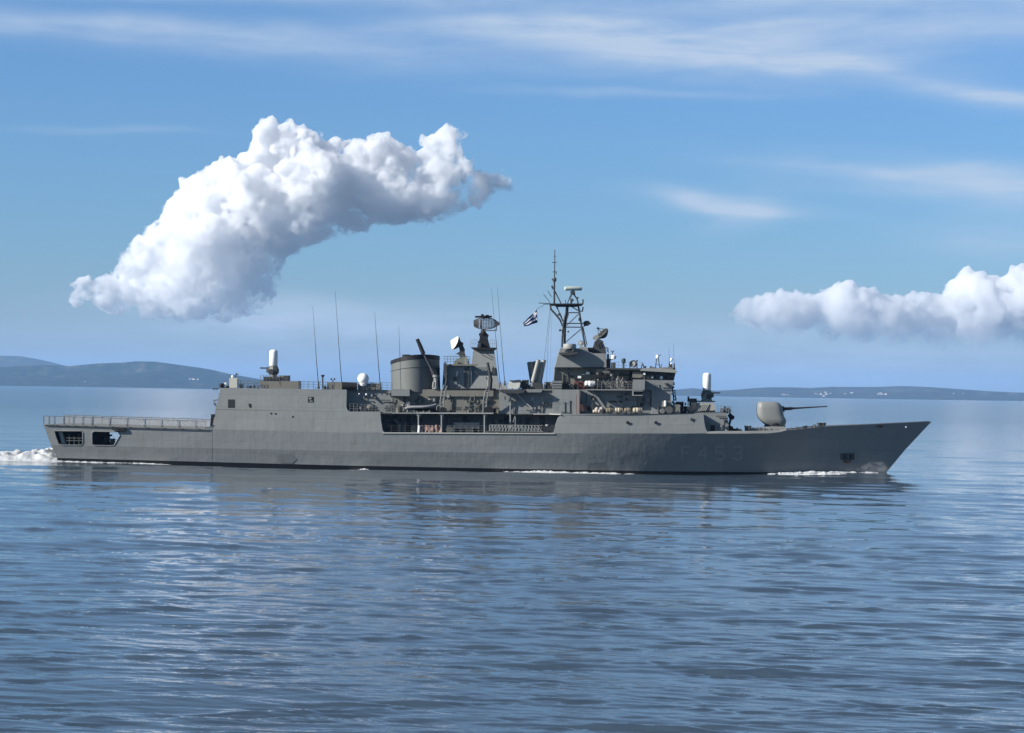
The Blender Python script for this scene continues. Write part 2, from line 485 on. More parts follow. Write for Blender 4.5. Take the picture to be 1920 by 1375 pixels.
# ------------------------------------------------------------------ shape builder
class MB:
    def __init__(self):
        self.v = []; self.f = []; self.mi = []; self.cur = 0
    def add(self, verts, faces):
        o = len(self.v)
        self.v += [Vector(p) for p in verts]
        for f in faces:
            self.f.append(tuple(i + o for i in f)); self.mi.append(self.cur)
        return self
    def mat(self, i):
        self.cur = i; return self
    def prism(self, poly, y0, y1, k=0.0, yf=None, k2=None):
        """outline in pixels at the near depth y0, pushed back to y1; k leans the near face inward with height"""
        near = []
        zs = [P(px, py, y0 if not callable(y0) else -6).z for px, py in poly]
        z0 = min(zs)
        for (px, py), z in zip(poly, zs):
            y = yf(px, py) if yf else y0 + k * (z - z0)
            near.append(P(px, py, y))
        n = len(poly)
        kk = k if k2 is None else k2
        if y1 == 'mirror':
            far = [Vector((p.x, -p.y, p.z)) for p in near]
        else:
            far = [Vector((p.x, y1 - kk * (p.z - z0), p.z)) for p in near]
        faces = [tuple(range(n)), tuple(range(2 * n - 1, n - 1, -1))]
        for i in range(n):
            j = (i + 1) % n
            faces.append((j, i, n + i, n + j))
        return self.add(near + far, faces)
    def box(self, a, b, c, d, y0, y1, k=0.0):
        return self.prism([(a, b), (c, b), (c, d), (a, d)], y0, y1, k)
    def wbox(self, c, s):
        x, y, z = c; a, b, h = s[0] / 2, s[1] / 2, s[2] / 2
        v = [(x - a, y - b, z - h), (x + a, y - b, z - h), (x + a, y + b, z - h), (x - a, y + b, z - h),
             (x - a, y - b, z + h), (x + a, y - b, z + h), (x + a, y + b, z + h), (x - a, y + b, z + h)]
        return self.add(v, [(3, 2, 1, 0), (4, 5, 6, 7), (0, 1, 5, 4), (1, 2, 6, 5), (2, 3, 7, 6), (3, 0, 4, 7)])
    def tube(self, pts, r, seg=6, r2=None):
        pts = [Vector(p) for p in pts]
        n = len(pts)
        if r2 is None: r2 = r
        V = []
        for i, p in enumerate(pts):
            t = (pts[min(i + 1, n - 1)] - pts[max(i - 1, 0)]).normalized()
            a = Vector((0, 0, 1)) if abs(t.z) < 0.9 else Vector((0, 1, 0))
            u = t.cross(a).normalized(); w = t.cross(u)
            rr = r + (r2 - r) * i / (n - 1)
            for k in range(seg):
                q = 2 * math.pi * k / seg
                V.append(p + u * (rr * math.cos(q)) + w * (rr * math.sin(q)))
        F = []
        for i in range(n - 1):
            for k in range(seg):
                k2 = (k + 1) % seg
                F.append((i * seg + k, i * seg + k2, (i + 1) * seg + k2, (i + 1) * seg + k))
        F.append(tuple(range(seg - 1, -1, -1))); F.append(tuple((n - 1) * seg + k for k in range(seg)))
        return self.add(V, F)
    def tp(self, pts, r, seg=6, r2=None):
        return self.tube([P(*p) for p in pts], r, seg, r2)
    def lathe(self, base, axis, prof, seg=16, ry=1.0):
        base = Vector(base); t = Vector(axis).normalized()
        a = Vector((0, 1, 0)) if abs(t.y) < 0.9 else Vector((1, 0, 0))
        u = t.cross(a).normalized(); w = t.cross(u)
        V = []; F = []
        for (r, h) in prof:
            for k in range(seg):
                q = 2 * math.pi * k / seg
                V.append(base + t * h + u * (r * math.cos(q)) + w * (r * ry * math.sin(q)))
        n = len(prof)
        for i in range(n - 1):
            for k in range(seg):
                k2 = (k + 1) % seg
                F.append((i * seg + k2, i * seg + k, (i + 1) * seg + k, (i + 1) * seg + k2))
        F.append(tuple(range(seg))); F.append(tuple((n - 1) * seg + k for k in range(seg - 1, -1, -1)))
        return self.add(V, F)
    def ball(self, c, r, sub=2, sz=1.0):
        v, f = ico(sub)
        return self.add([Vector(c) + Vector((x * r, y * r, z * r * sz)) for x, y, z in v], f)
    def mesh(self, name, off=None):
        me = bpy.data.meshes.new(name)
        vs = [(p - off if off is not None else p)[:] for p in self.v]
        me.from_pydata(vs, [], self.f)
        me.polygons.foreach_set('material_index', self.mi)
        b = bmesh.new(); b.from_mesh(me)
        bmesh.ops.recalc_face_normals(b, faces=b.faces)
        b.to_mesh(me); b.free()
        return me

def part(name, mb, mats, parent, smooth=None, label=None):
    o = link(name, mb.mesh(name), mats, parent, smooth)
    if label: o['label'] = label
    return o

def thing(name, mb, mats, label, cat, group=None, smooth=None, kind=None):
    xs = [p.x for p in mb.v]; ys = [p.y for p in mb.v]; zs = [p.z for p in mb.v]
    base = Vector(((min(xs) + max(xs)) / 2, (min(ys) + max(ys)) / 2, min(zs)))
    o = link(name, mb.mesh(name, base), mats, None, smooth)
    o.location = base
    return tag(o, label, cat, group, kind)

# ------------------------------------------------------------------ colours of the ship
GREY = paint('haze_grey_paint', (0.198, 0.207, 0.201), 0.55, 0.08, 0.06, 0.20, 0.045, plates=True)
HULLP = paint('hull_grey_paint', (0.192, 0.201, 0.198), 0.5, 0.08, 0.06, 0.26, 0.055, plates=True)
GREY2 = paint('worn_grey_paint', (0.168, 0.163, 0.140), 0.6, 0.12, 0.14, 0.75, 0.04)
DGREY = paint('dark_grey_fittings', (0.048, 0.051, 0.053), 0.6, 0.2, 0.05)
DECK = paint('deck_grey', (0.10, 0.105, 0.105), 0.8, 0.15)
LGREY = paint('light_grey_paint', (0.27, 0.27, 0.25), 0.5, 0.10, 0.05)
GUNGREY = paint('gun_shield_paint', (0.222, 0.228, 0.217), 0.45, 0.05, 0.03)
FUNP = paint('sooty_funnel_paint', (0.128, 0.136, 0.130), 0.6, 0.10, 0.14, 0.25, 0.03)
SEAM = flat_mat('seam_paint', (0.15, 0.156, 0.15))
BOOT = flat_mat('black_boot_topping', (0.008, 0.008, 0.009), 0.35)
BLACK = flat_mat('soot_black', (0.012, 0.012, 0.014), 0.6)
WHITE = paint('white_paint', (0.80, 0.80, 0.78), 0.4, 0.04, 0.02)
GLASS = flat_mat('dark_window_glass', (0.012, 0.017, 0.022), 0.08)
TAN = flat_mat('tan_canvas', (0.22, 0.18, 0.125), 0.85)
PINKC = paint('faded_pink_canvas', (0.26, 0.18, 0.155), 0.9, 0.45, 0.2, 0, 0, 0, 4)
RED = flat_mat('faded_red_paint', (0.13, 0.045, 0.04), 0.6)
STEEL = flat_mat('rail_steel', (0.16, 0.165, 0.165), 0.5)
BRONZE = flat_mat('anchor_rust', (0.12, 0.07, 0.055), 0.8)
SCUFF = paint('scuffed_dark_paint', (0.150, 0.156, 0.152), 0.6, 0.25, 0.2)
NUM = flat_mat('faded_number_paint', (0.27, 0.275, 0.268), 0.6)

def net_material():
    m, t = new_mat('safety_netting')
    pos = t.n('ShaderNodeNewGeometry').outputs['Position']
    d = t.n('ShaderNodeBsdfDiffuse'); d.inputs[0].default_value = (0.36, 0.34, 0.31, 1)
    tr = t.n('ShaderNodeBsdfTransparent')
    n = t.noise(pos, 2.0, 3)
    mx = t.n('ShaderNodeMixShader', ins={0: t.m('ADD', 0.36, t.m('MULTIPLY', n, 0.25)), 1: tr.outputs[0], 2: d.outputs[0]})
    t.n('ShaderNodeOutputMaterial', ins={0: mx.outputs[0]})
    return m
NET = net_material()

# ------------------------------------------------------------------ the hull
L4 = [(81.5, 796.5), (395, 805.5), (640, 810.8), (1000, 812.5), (1240, 813), (1380, 813.2), (1445, 812.6), (1462, 810.5), (1475, 807), (1505, 804.7), (1534, 801.2), (1553, 799.8), (1746.7, 790.8)]
L3 = [(95.5, 834.5), (230, 838), (440, 841.5), (640, 846), (940, 849.5), (1240, 850.5), (1450, 849), (1696, 845)]
L2 = [(107, 859), (436, 867.6), (640, 873), (1000, 880), (1240, 884), (1380, 885.4), (1500, 886.8), (1660, 888.6)]
H4 = [(81, 6.3), (395, 7.1), (640, 7.4), (900, 7.4), (1100, 7.35), (1240, 7.05), (1320, 6.6), (1400, 5.95), (1480, 4.9), (1560, 3.75), (1640, 2.5), (1700, 1.35), (1747, 0.05)]
H3 = [(94, 6.1), (395, 6.92), (640, 7.22), (900, 7.18), (1000, 7.0), (1100, 6.68), (1240, 5.75), (1320, 5.0), (1400, 4.1), (1480, 3.1), (1560, 2.15), (1640, 1.0), (1696, 0.04)]
H2 = [(107, 5.6), (250, 6.1), (395, 6.45), (640, 6.75), (900, 6.55), (1000, 6.2), (1100, 5.65), (1240, 4.45), (1320, 3.6), (1400, 2.7), (1480, 2.05), (1560, 1.3), (1620, 0.58), (1660, 0.04)]
H1 = [(112, 5.4), (250, 5.9), (395, 6.25), (640, 6.55), (900, 6.3), (1100, 5.3), (1240, 4.05), (1400, 2.3), (1480, 1.4), (1560, 0.6), (1620, 0.2), (1652, 0.05)]

def ip(tab, x):
    xs = [t[0] for t in tab]; ys = [t[1] for t in tab]
    i = max(0, min(len(xs) - 2, int(np.searchsorted(xs, x) - 1)))
    if x <= xs[0]: return ys[0]
    if x >= xs[-1]: return ys[-1]
    # monotone cubic for smooth waterlines
    def slope(j):
        if j <= 0 or j >= len(xs) - 1:
            j2 = 0 if j <= 0 else len(xs) - 2
            return (ys[j2 + 1] - ys[j2]) / (xs[j2 + 1] - xs[j2])
        return (ys[j + 1] - ys[j - 1]) / (xs[j + 1] - xs[j - 1])
    h = xs[i + 1] - xs[i]; t = (x - xs[i]) / h
    m0, m1 = slope(i) * h, slope(i + 1) * h
    return (2*t**3 - 3*t**2 + 1) * ys[i] + (t**3 - 2*t**2 + t) * m0 + (-2*t**3 + 3*t**2) * ys[i + 1] + (t**3 - t**2) * m1

def lin(tab, x):
    return float(np.interp(x, [t[0] for t in tab], [t[1] for t in tab]))

def hullY(px, py):
    """near side of the hull at a pixel of the photograph"""
    y4, y3, y2 = lin(L4, px), lin(L3, px), lin(L2, px)
    if py <= y3:
        u = (py - y4) / (y3 - y4); return -(ip(H4, px) * (1 - u) + ip(H3, px) * u)
    u = (py - y3) / (y2 - y3); return -(ip(H3, px) * (1 - u) + ip(H2, px) * u)

def wallY(px, py, k=0.12):
    """near side of the superstructure plating that rises flush from the deck edge"""
    y4 = lin(L4, px)
    return -(ip(H4, px) - 0.02 - k * max(0.0, (y4 - py)) * 0.0705)

frigate = empty('frigate', (0, 0, 0))
tag(frigate, 'grey naval frigate steaming to the right across the calm sea', 'warship')

def level_point(lv, s):
    sA = 0.2
    a, b = ((112, 1652), (107, 1660), (95.5, 1696), (81.5, 1746.7))[lv]
    px = a + (395 - a) * s / sA if s < sA else 395 + (b - 395) * (s - sA) / (1 - sA)
    if lv == 0:
        p = P(px, 880, -ip(H1, px)); return Vector((p.x, p.y, -2.2))
    tab, hb = ((L2, H2), (L3, H3), (L4, H4))[lv - 1]
    return P(px, lin(tab, px), -ip(hb, px))

def build_hull():
    b = bmesh.new()
    S = [0.2 * i / 12 for i in range(12)] + [0.2 + 0.8 * i / 110 for i in range(111)]
    cols = {}
    for side in (1, -1):
        rows = []
        for lv in range(4):
            row = []
            for s in S:
                p = level_point(lv, s)
                row.append(b.verts.new((p.x, p.y * side, p.z)))
            rows.append(row)
        # a row between each pair keeps the flare rounded forward
        cols[side] = rows
    for side in (1, -1):
        rows = cols[side]
        for lv in range(3):
            for i in range(len(S) - 1):
                if lv == 2 and S[i + 1] <= 0.2 + 1e-6:
                    continue
                f = b.faces.new([rows[lv][i], rows[lv][i + 1], rows[lv + 1][i + 1], rows[lv + 1][i]])
                f.material_index = 1 if lv == 0 else 0
                f.smooth = True
        # plating with the mooring ports cut through
    near = [(l[0], l[1]) for l in L4 if l[0] <= 395]
    outer = [(81.5, 796.5), (160, lin(L4, 160)), (250, lin(L4, 250)), (330, lin(L4, 330)), (395, lin(L4, 395)), (395, lin(L3, 395)), (300, lin(L3, 300)), (200, lin(L3, 200)), (140, lin(L3, 140)), (95.5, 834.5)]
    holes = [[(101.5, 808.2), (152, 808.5), (155, 811), (155.5, 831), (152.5, 835), (118, 834.8), (109.5, 832.5)],
             [(172.5, 812), (176, 809), (221, 810), (225, 816.5), (214.5, 834.5), (211, 836), (177, 835.5), (172.7, 832)]]
    for side in (1, -1):
        polys = [[Vector((x, y, 0)) for x, y in outer]] + [[Vector((x, y, 0)) for x, y in h] for h in holes]
        tris = tessellate_polygon(polys)
        flat = [p for pl in polys for p in pl]
        vs = []
        for q in flat:
            p = P(q.x, q.y, hullY(q.x, q.y)); vs.append(b.verts.new((p.x, p.y * side, p.z)))
        for t in tris:
            if len(set(t)) == 3:
                b.faces.new([vs[i] for i in t])
    # transom, decks
    for lv in range(3):
        f = b.faces.new([cols[1][lv][0], cols[1][lv + 1][0], cols[-1][lv + 1][0], cols[-1][lv][0]]); f.material_index = 1 if lv == 0 else 0
    for i in range(len(S) - 1):
        f = b.faces.new([cols[1][3][i], cols[1][3][i + 1], cols[-1][3][i + 1], cols[-1][3][i]]); f.material_index = 2
    bmesh.ops.remove_doubles(b, verts=b.verts, dist=0.001)
    bmesh.ops.recalc_face_normals(b, faces=b.faces)
    for e in b.edges:
        if len(e.link_faces) == 2 and e.calc_face_angle(0) > rad(9):
            e.smooth = False
    me = bpy.data.meshes.new('hull'); b.to_mesh(me); b.free()
    return link('hull', me, [HULLP, BOOT, DECK], frigate), holes
hull, port_holes = build_hull()

# mooring deck seen through the ports
m = MB()
m.prism([(96.5, 837), (240, 840), (240, 841), (96.9, 838)], -5.6, 5.6)
part('mooring_deck', m, DECK, hull)
m = MB(); m.prism([(228, 800.8), (231, 801), (231, 837), (228, 837)], -6.0, 6.0)
part('bulkhead', m, DGREY, hull)
m = MB(); m.prism([(93, 799), (196, 801.5), (196, 837), (103, 836)], -0.6, -0.4)
part('bulkhead', m, DGREY, hull)
for hpoly, lab in zip(port_holes, (0, 1)):
    m = MB()
    pts = [P(x, y, hullY(x, y) - 0.02) for x, y in hpoly]
    m.tube(pts + [pts[0]], 0.07, 6)
    part('mooring_port_rim', m, HULLP, hull)
m = MB()
m.tp([(113, 808, -5.6), (119.5, 832, -5.6)], 0.30, 8)
part('roller_post', m, LGREY, hull, 40)
m = MB(); m.ball(P(121.5, 831.5, -5.5), 0.24)
part('fairlead_roller', m, LGREY, hull, 60)
m = MB()
for yy in (821.5, 826.5): m.tp([(124, yy, -5.8), (155, yy + .5, -5.9)], 0.035)
for xx in (130, 139, 148): m.tp([(xx, 814 if xx != 139 else 817, -5.8), (xx, 836, -5.8)], 0.035)
part('railing', m, STEEL, hull)
m = MB()
m.lathe(P(200, 836, -4.4), (0, 0, 1), [(0.75, 0), (0.75, .25), (0.42, .4), (0.42, 1.2), (0.72, 1.35), (0.72, 1.5)], 14)
part('mooring_capstan', m, BLACK, hull, 40)
m = MB()
for xx in (209, 213): m.lathe(P(xx, 836, -5.2), (0, 0, 1), [(.2, 0), (.2, .8), (.26, .82), (.26, .95)], 10)
part('mooring_bollard', m, DGREY, hull, 40)
m = MB()
m.tp([(210, 805, -6.9), (217, 804, -6.9), (227, 805.5, -6.9), (235, 806, -6.9)], 0.13); m.tp([(214, 807.5, -6.9), (233, 808.5, -6.9)], 0.10)
m.box(229, 803, 235, 808.5, -7.0, -6.6)
part('fairlead', m, BLACK, hull)

# edge of the deck along the side
def strip(pts, w, dy, mat, name, parent, fY):
    m = MB(); ring = []
    for (px, py) in pts:
        y = fY(px)
        ring.append((P(px, py - w, y - dy * .3), P(px, py + w, y - dy)))
    V = []; F = []
    for a, b in ring:
        V += [a, b, a + Vector((0, 0.25, 0)), b + Vector((0, 0.25, 0))]
    for i in range(len(ring) - 1):
        o, q = i * 4, i * 4 + 4
        F += [(o, o + 1, q + 1, q), (o + 2, o, q, q + 2), (o + 1, o + 3, q + 3, q + 1)]
    m.add(V, F)
    return part(name, m, mat, parent)
strip([(81.5, 796.7), (200, 800.1), (300, 803), (396, 805.8)], 0.7, 0.10, LGREY, 'deck_edge', hull, lambda x: -ip(H4, x))
strip([(716, 812.0), (800, 812.3), (900, 812.8), (1000, 813), (1040, 813)], 1.1, 0.12, LGREY, 'deck_edge', hull, lambda x: -ip(H4, x))
# low bulwark with inward lean ahead of the side plating
m = MB()
bw = [(1324, 809.6), (1345, 808.6), (1400, 808.2), (1440, 808), (1462, 806), (1474, 803.5)]
bwl = [(1324, 813.2), (1345, 813.2), (1400, 813.2), (1440, 812.8), (1462, 810.4), (1474, 807.2)]
V = []; F = []
for (a, b) in zip(bw, bwl):
    y = -ip(H4, b[0])
    V += [P(*b, y - 0.01), P(*a, y + 0.11), P(*a, y + 0.24), P(*b, y + 0.24)]
for i in range(len(bw) - 1):
    for k in range(4):
        F.append((i * 4 + k, i * 4 + (k + 1) % 4, i * 4 + 4 + (k + 1) % 4, i * 4 + 4 + k))
m.add(V, F)
part('bulwark', m, LGREY, hull)
# upright pipe on the side below the hangar corner
m = MB(); V = [P(x, y, hullY(x, y) - .02) for x, y in ((397.1, 806), (397.7, 806), (397.9, 841), (397.9, 865), (397.3, 865), (397.2, 841))]; m.add(V, [(0, 1, 2, 5), (5, 2, 3, 4)])
part('side_seam', m, SEAM, hull)
m = MB()
for (a, b, c, d) in ((1576, 850.5, 1601.5, 852.4), (1576, 859.8, 1601.5, 862), (1576, 852, 1579, 860), (1598.5, 852, 1601.5, 860), (1587, 852, 1590, 860)):
    V = [P(x, y, hullY(x, y) - o) for o in (0.10, -0.1) for x, y in ((a, b), (c, b), (c, d), (a, d))]
    m.add(V, [(0, 1, 2, 3), (0, 1, 5, 4), (1, 2, 6, 5), (2, 3, 7, 6), (3, 0, 4, 7)])
anc = part('anchor_recess', m, DGREY, hull)
for x0 in (1581, 1592.5):
    m = MB(); V = [P(x, y, hullY(x, y) - 0.03) for x, y in ((x0, 853), (x0 + 4.5, 853), (x0 + 4.5, 859.5), (x0, 859.5))]
    m.add(V + [v + Vector((0, .1, 0)) for v in V], [(0, 1, 2, 3), (0, 1, 5, 4), (2, 3, 7, 6)])
    part('anchor_shank', m, BLACK, anc)
m = MB()
pts = [(1582, 864), (1586, 866.5), (1589, 867.5), (1592, 866.5), (1596, 864)]
m.tube([P(x, y, hullY(x, y) - 0.12) for x, y in pts], 0.15, 6)
part('anchor_fluke', m, BRONZE, anc)
m = MB(); q = P(1698.7, 801, hullY(1698.7, 801) - 0.02); m.ball(q, 0.13)
part('bow_lamp', m, WHITE, hull)
def patch(name, poly, mat, off=0.045, yf=hullY, parent=None, n=1):
    m = MB(); V = [P(x, y, yf(x, y) - off) for x, y in poly]
    m.add(V, [tuple(range(len(V)))])
    return part(name, m, mat, parent or hull)
PALE = paint('pale_repair_paint', (0.23, 0.23, 0.215), 0.6, 0.3, 0.2)
patch('paint_patch', [(1103, 869), (1136, 868), (1139, 881.5), (1101, 880.5)], SCUFF)
patch('paint_patch', [(518, 854), (530, 851.5), (548, 853), (556, 862), (548, 869.5), (525, 868)], SCUFF)
def stains():
    """pale scuffs and a rust mark that have their own shape on the bow plating"""
    r = random.Random(5)
    for (cx, cy, w, h, mt) in ((1371, 826, 3, 5, PALE), (1404, 845, 4, 4, PALE), (1407, 826, 2, 3, PALE), (1426, 831, 3, 3, PALE), (1385, 838, 2, 3, PALE), (1650, 800, 10, 3, BRONZE)):
        poly = []
        for k in range(9):
            a = 2 * math.pi * k / 9; q = r.uniform(.55, 1.1)
            poly.append((cx + w * q * math.cos(a), cy + h * q * math.sin(a)))
        patch('paint_scuff', poly, mt)
stains()
def hull_number():
    """F 453, each character brushed on as strokes that follow the plating"""
    arc3 = [(0, .12), (.3, 0), (.7, 0), (.95, .14), (.95, .34), (.7, .47), (.4, .47)]
    arc3b = [(.7, .47), (1, .62), (1, .84), (.72, 1), (.28, 1), (0, .88)]
    glyph = {'F': [[(0, 0), (0, 1)], [(0, 0), (.95, 0)], [(0, .46), (.75, .46)]],
             '4': [[(.72, 0), (.72, 1)], [(.72, 0), (0, .68)], [(0, .68), (1, .68)]],
             '5': [[(.92, 0), (.08, 0)], [(.08, 0), (.02, .46)], [(.02, .46), (.6, .42), (.95, .56), (.98, .8), (.72, 1), (.25, 1), (0, .9)]],
             '3': [arc3, arc3b]}
    for ch, px in (('F', 1279), ('4', 1310), ('5', 1342), ('3', 1374)):
        m = MB()
        for line in glyph[ch]:
            pts = []
            for (x0, y0), (x1, y1) in zip(line, line[1:]):
                n = max(2, int(math.hypot((x1 - x0) * 17, (y1 - y0) * 24) / 2.5))
                pts += [(px + 17 * (x0 + (x1 - x0) * k / n), 838 + 24 * (y0 + (y1 - y0) * k / n)) for k in range(n)]
            pts.append((px + 17 * line[-1][0], 838 + 24 * line[-1][1]))
            V = []
            for i, (x, y) in enumerate(pts):
                p0, p1 = pts[max(0, i - 1)], pts[min(len(pts) - 1, i + 1)]
                dx, dy = p1[0] - p0[0], p1[1] - p0[1]; L = math.hypot(dx, dy) or 1
                for s in (-1.5, 1.5):
                    qx, qy = x - dy / L * s, y + dx / L * s
                    V.append(P(qx, qy, hullY(qx, qy) - 0.05))
            m.add(V, [(2 * i, 2 * i + 1, 2 * i + 3, 2 * i + 2) for i in range(len(pts) - 1)])
        part('hull_number', m, NUM, hull)
hull_number()

# ------------------------------------------------------------------ flight deck safety nets
edges = [81, 92, 102, 120, 137.5, 155, 172.5, 205, 237.5, 270.5, 302.5, 335.5, 368, 386.5]
for i in range(len(edges) - 1):
    a, b = edges[i] + 0.8, edges[i + 1] - 0.8
    def q(x, f):
        yb = lin(L4, x) - 0.5; h = 16.2 - 1.5 * (x - 81) / 305
        y = -ip(H4, x) - 0.25 - 0.12 * f
        return P(x, yb - h * f, y)
    m = MB(); m.tube([q(a, 0), q(a, 1), q(b, 1), q(b, 0), q(a, 0)], 0.045, 5)
    if b - a > 22: m.tube([q(a + 1.6, 0), q(a + 1.6, 1)], 0.03, 5)
    fr = part('safety_net', m, STEEL, frigate)
    m = MB(); m.add([q(a, 0.03), q(b, 0.03), q(b, 0.98), q(a, 0.98)], [(0, 1, 2, 3)])
    part('netting', m, NET, fr)
    # the same panel on the far edge of the deck
    m = MB()
    w = [Vector((v.x, -v.y, v.z)) for v in (q(a, 0), q(a, 1), q(b, 1), q(b, 0), q(a, 0))]
    m.tube(w, 0.045, 5)
    fr = part('safety_net', m, STEEL, frigate)
    m = MB(); m.add(w[:4], [(0, 1, 2, 3)]); part('netting', m, NET, fr)

# ------------------------------------------------------------------ hangar block
m = MB()
hang = [(397, 806), (399.5, 795), (404, 768), (414, 727.6), (530, 729.2), (650, 731), (649.5, 763), (651.5, 769), (656, 772), (680, 772), (713, 772), (714.5, 790), (717, 806), (720.5, 811.5), (640, 811), (520, 808.5)]
m.prism(hang, 0, 'mirror', yf=wallY)
hangar = part('hangar', m, GREY, frigate)
def plate(name, poly, mat, depth=0.06, yf=wallY, parent=None, out=0.02, label=None):
    m = MB()
    V = [P(x, y, yf(x, y) - out) for x, y in poly]; n = len(V)
    V += [v + Vector((0, depth + out, 0)) for v in V]
    m.add(V, [tuple(range(n))] + [((i + 1) % n, i, n + i, n + (i + 1) % n) for i in range(n)])
    return part(name, m, mat, parent, None, label)
def rect(a, b, c, d): return [(a, b), (c, b), (c, d), (a, d)]
g = plate('ventilation_grille', rect(427.5, 749.3, 440, 765), BLACK, parent=hangar, out=0.015)
m = MB()
for k in range(6):
    y = 751 + k * 2.4; m.box(428, y, 439.5, y + 0.9, wallY(434, y) - 0.04, wallY(434, y))
part('louvre', m, DGREY, g)
plate('ventilation_grille', [(466, 756.5), (471.5, 758), (471, 766), (466.5, 763.5)], BLACK, parent=hangar, out=0.015)
g = plate('ventilation_grille', rect(577.3, 744.3, 588.3, 754.8), BLACK, parent=hangar, out=0.015)
m = MB(); m.box(579, 746, 584, 749, wallY(580, 748) - .08, wallY(580, 748)); m.box(580.5, 751.5, 586, 753.3, wallY(580, 752) - .08, wallY(580, 752))
part('grille_fitting', m, LGREY, g)
def porthole(px, py, r, parent, fY, dark=BLACK):
    m = MB(); c = P(px, py, fY(px, py))
    m.lathe(c + Vector((0, 0.05, 0)), (0, -1, 0), [(r, 0), (r, 0.07), (r * 0.8, 0.09)], 12)
    return part('porthole', m, dark, parent)
for x, y in ((508.5, 775.8), (517, 776.3), (549, 781.7)): porthole(x, y, 0.13, hangar, wallY)
m = MB(); m.tube([P(x, 768 + (x - 408) * 0.0165, wallY(x, 769)) for x in (405, 480, 560, 651)], 0.03, 4)
part('weld_seam', m, GREY2, hangar)
# darker set-back wall forward of the hangar side
m = MB(); m.prism([(648, 730.2), (736, 731.5), (736, 775), (648, 774)], -5.1, 5.1, 0.06)
midhouse = part('boat_deck_house', m, GREY, frigate)
# after end fittings of the hangar
m = MB(); m.prism([(396, 777), (403, 777.5), (401.5, 791), (398.5, 800), (393.5, 800.5), (394.5, 792)], -6.9, -5.4); 
part('fender_bundle', m, BLACK, hangar)
m = MB()
m.tp([(410, 729.5, -5.5), (399.5, 728.5, -5.5)], .05); 
for x in (399.5, 402.5, 405.5, 408): m.tp([(x, 728.6, -5.5), (x, 731.3, -5.5)], .06)
part('deck_edge_bracket', m, DGREY, hangar); m = MB()
m.tp([(408, 749.8, -5.5), (400.5, 752, -5.5), (403, 757, -5.5), (401.5, 760, -5.5)], .07); m.tp([(407, 757, -5.5), (403, 757, -5.5), (406.5, 765, -5.5)], .06)
part('deck_edge_bracket', m, DGREY, hangar)
m = MB(); m.box(429.8, 709, 444.8, 727.3, -6.3, -4.8)
hut = part('control_cabin', m, paint('cream_paint', (0.50, 0.485, 0.41), .5, .05), hangar)
m = MB(); m.ball(P(436, 706.5, -5.5), 0.2); m.tp([(436, 709, -5.5), (436, 705, -5.5)], .05); 
part('small_dome', m, WHITE, hut, 60)
m = MB(); m.tp([(441, 709, -5.5), (443, 703, -5.5), (447, 701.5, -5.5)], .07); m.tp([(441, 703, -5.5), (444.5, 699.5, -5.5)], .06)
part('lamp_bracket', m, DGREY, hut)
m = MB(); m.lathe(P(415, 727.8, -6.2), (0, 0, 1), [(.25, 0), (.25, .35), (.36, .4), (.3, .62)], 8)
m.box(417, 723, 420, 727.8, -6.3, -5.9)
part('deck_lamp', m, BLACK, hangar)
m = MB(); m.box(420.3, 717.5, 424, 726.3, -6.2, -5.9)
part('locker', m, WHITE, hangar)
m = MB(); m.box(421, 723.5, 430, 728, -6, -5)
part('locker', m, BLACK, hangar)

def railing(parent, a, b, Y, h, posts, rails=3, r=0.028, name='railing', mat=None):
    """guard rail between two pixels on a deck"""
    m = MB()
    pa, pb = P(*a, Y), P(*b, Y if not isinstance(Y, tuple) else Y[1])
    for k in range(posts):
        q = pa.lerp(pb, k / max(1, posts - 1)); m.tube([q, q + Vector((0, 0, h))], r, 5)
    for k in range(rails):
        z = h * (k + 1) / rails
        m.tube([pa + Vector((0, 0, z)), pb + Vector((0, 0, z))], r * 0.75, 4)
    return part(name, m, mat or STEEL, parent)
railing(hangar, (445, 728.2), (488, 728.7), -6.1, 1.0, 8)
railing(hangar, (561, 729.8), (613, 730.6), -6.2, 1.0, 7)
railing(hangar, (640, 730.8), (735, 732), -5.5, 1.0, 11)
railing(hangar, (420, 727.9), (700, 731.4), 5.9, 1.0, 26)
rng = random.Random(11)
def clutter(parent, x0, x1, ybase, Y, n, hmin, hmax, seed, mats=(DGREY, GREY2, BLACK, LGREY), name='deck_fitting', wmin=1.5, wmax=5):
    """small deck fittings: reels, lockers, posts, hand wheels"""
    r = random.Random(seed)
    for i in range(n):
        x = r.uniform(x0, x1); w = r.uniform(wmin, wmax); h = r.uniform(hmin, hmax); yb = ybase(x) if callable(ybase) else ybase
        yy = Y + r.uniform(-0.35, 0.35); m = MB(); kind = r.random()
        if kind < 0.35:
            m.box(x - w / 2, yb - h, x + w / 2, yb, yy, yy + 0.6)
        elif kind < 0.6:
            m.lathe(P(x, yb, yy), (0, 0, 1), [(w * .035, 0), (w * .035, h * .05), (w * .05, h * .055), (w * .05, h * .07)], 8)
        elif kind < 0.8:
            m.lathe(P(x, yb - h * .5, yy), (0.2, -1, 0), [(h * .035, 0), (h * .035, .06), (h * .015, .06), (h * .015, .3), (h * .035, .3), (h * .035, .36)], 10)
            m.tp([(x, yb, yy), (x, yb - h * .5, yy)], .05)
        else:
            m.tp([(x - w * .4, yb, yy), (x, yb - h, yy), (x + w * .4, yb, yy)], .045)
            m.tp([(x, yb - h, yy), (x + w * .5, yb - h * .8, yy)], .05)
        part(name, m, r.choice(mats), parent)
clutter(hangar, 446, 486, 728.8, -5.6, 8, 4, 9, 1)
clutter(hangar, 585, 612, 730.3, -5.8, 5, 4, 9, 2)
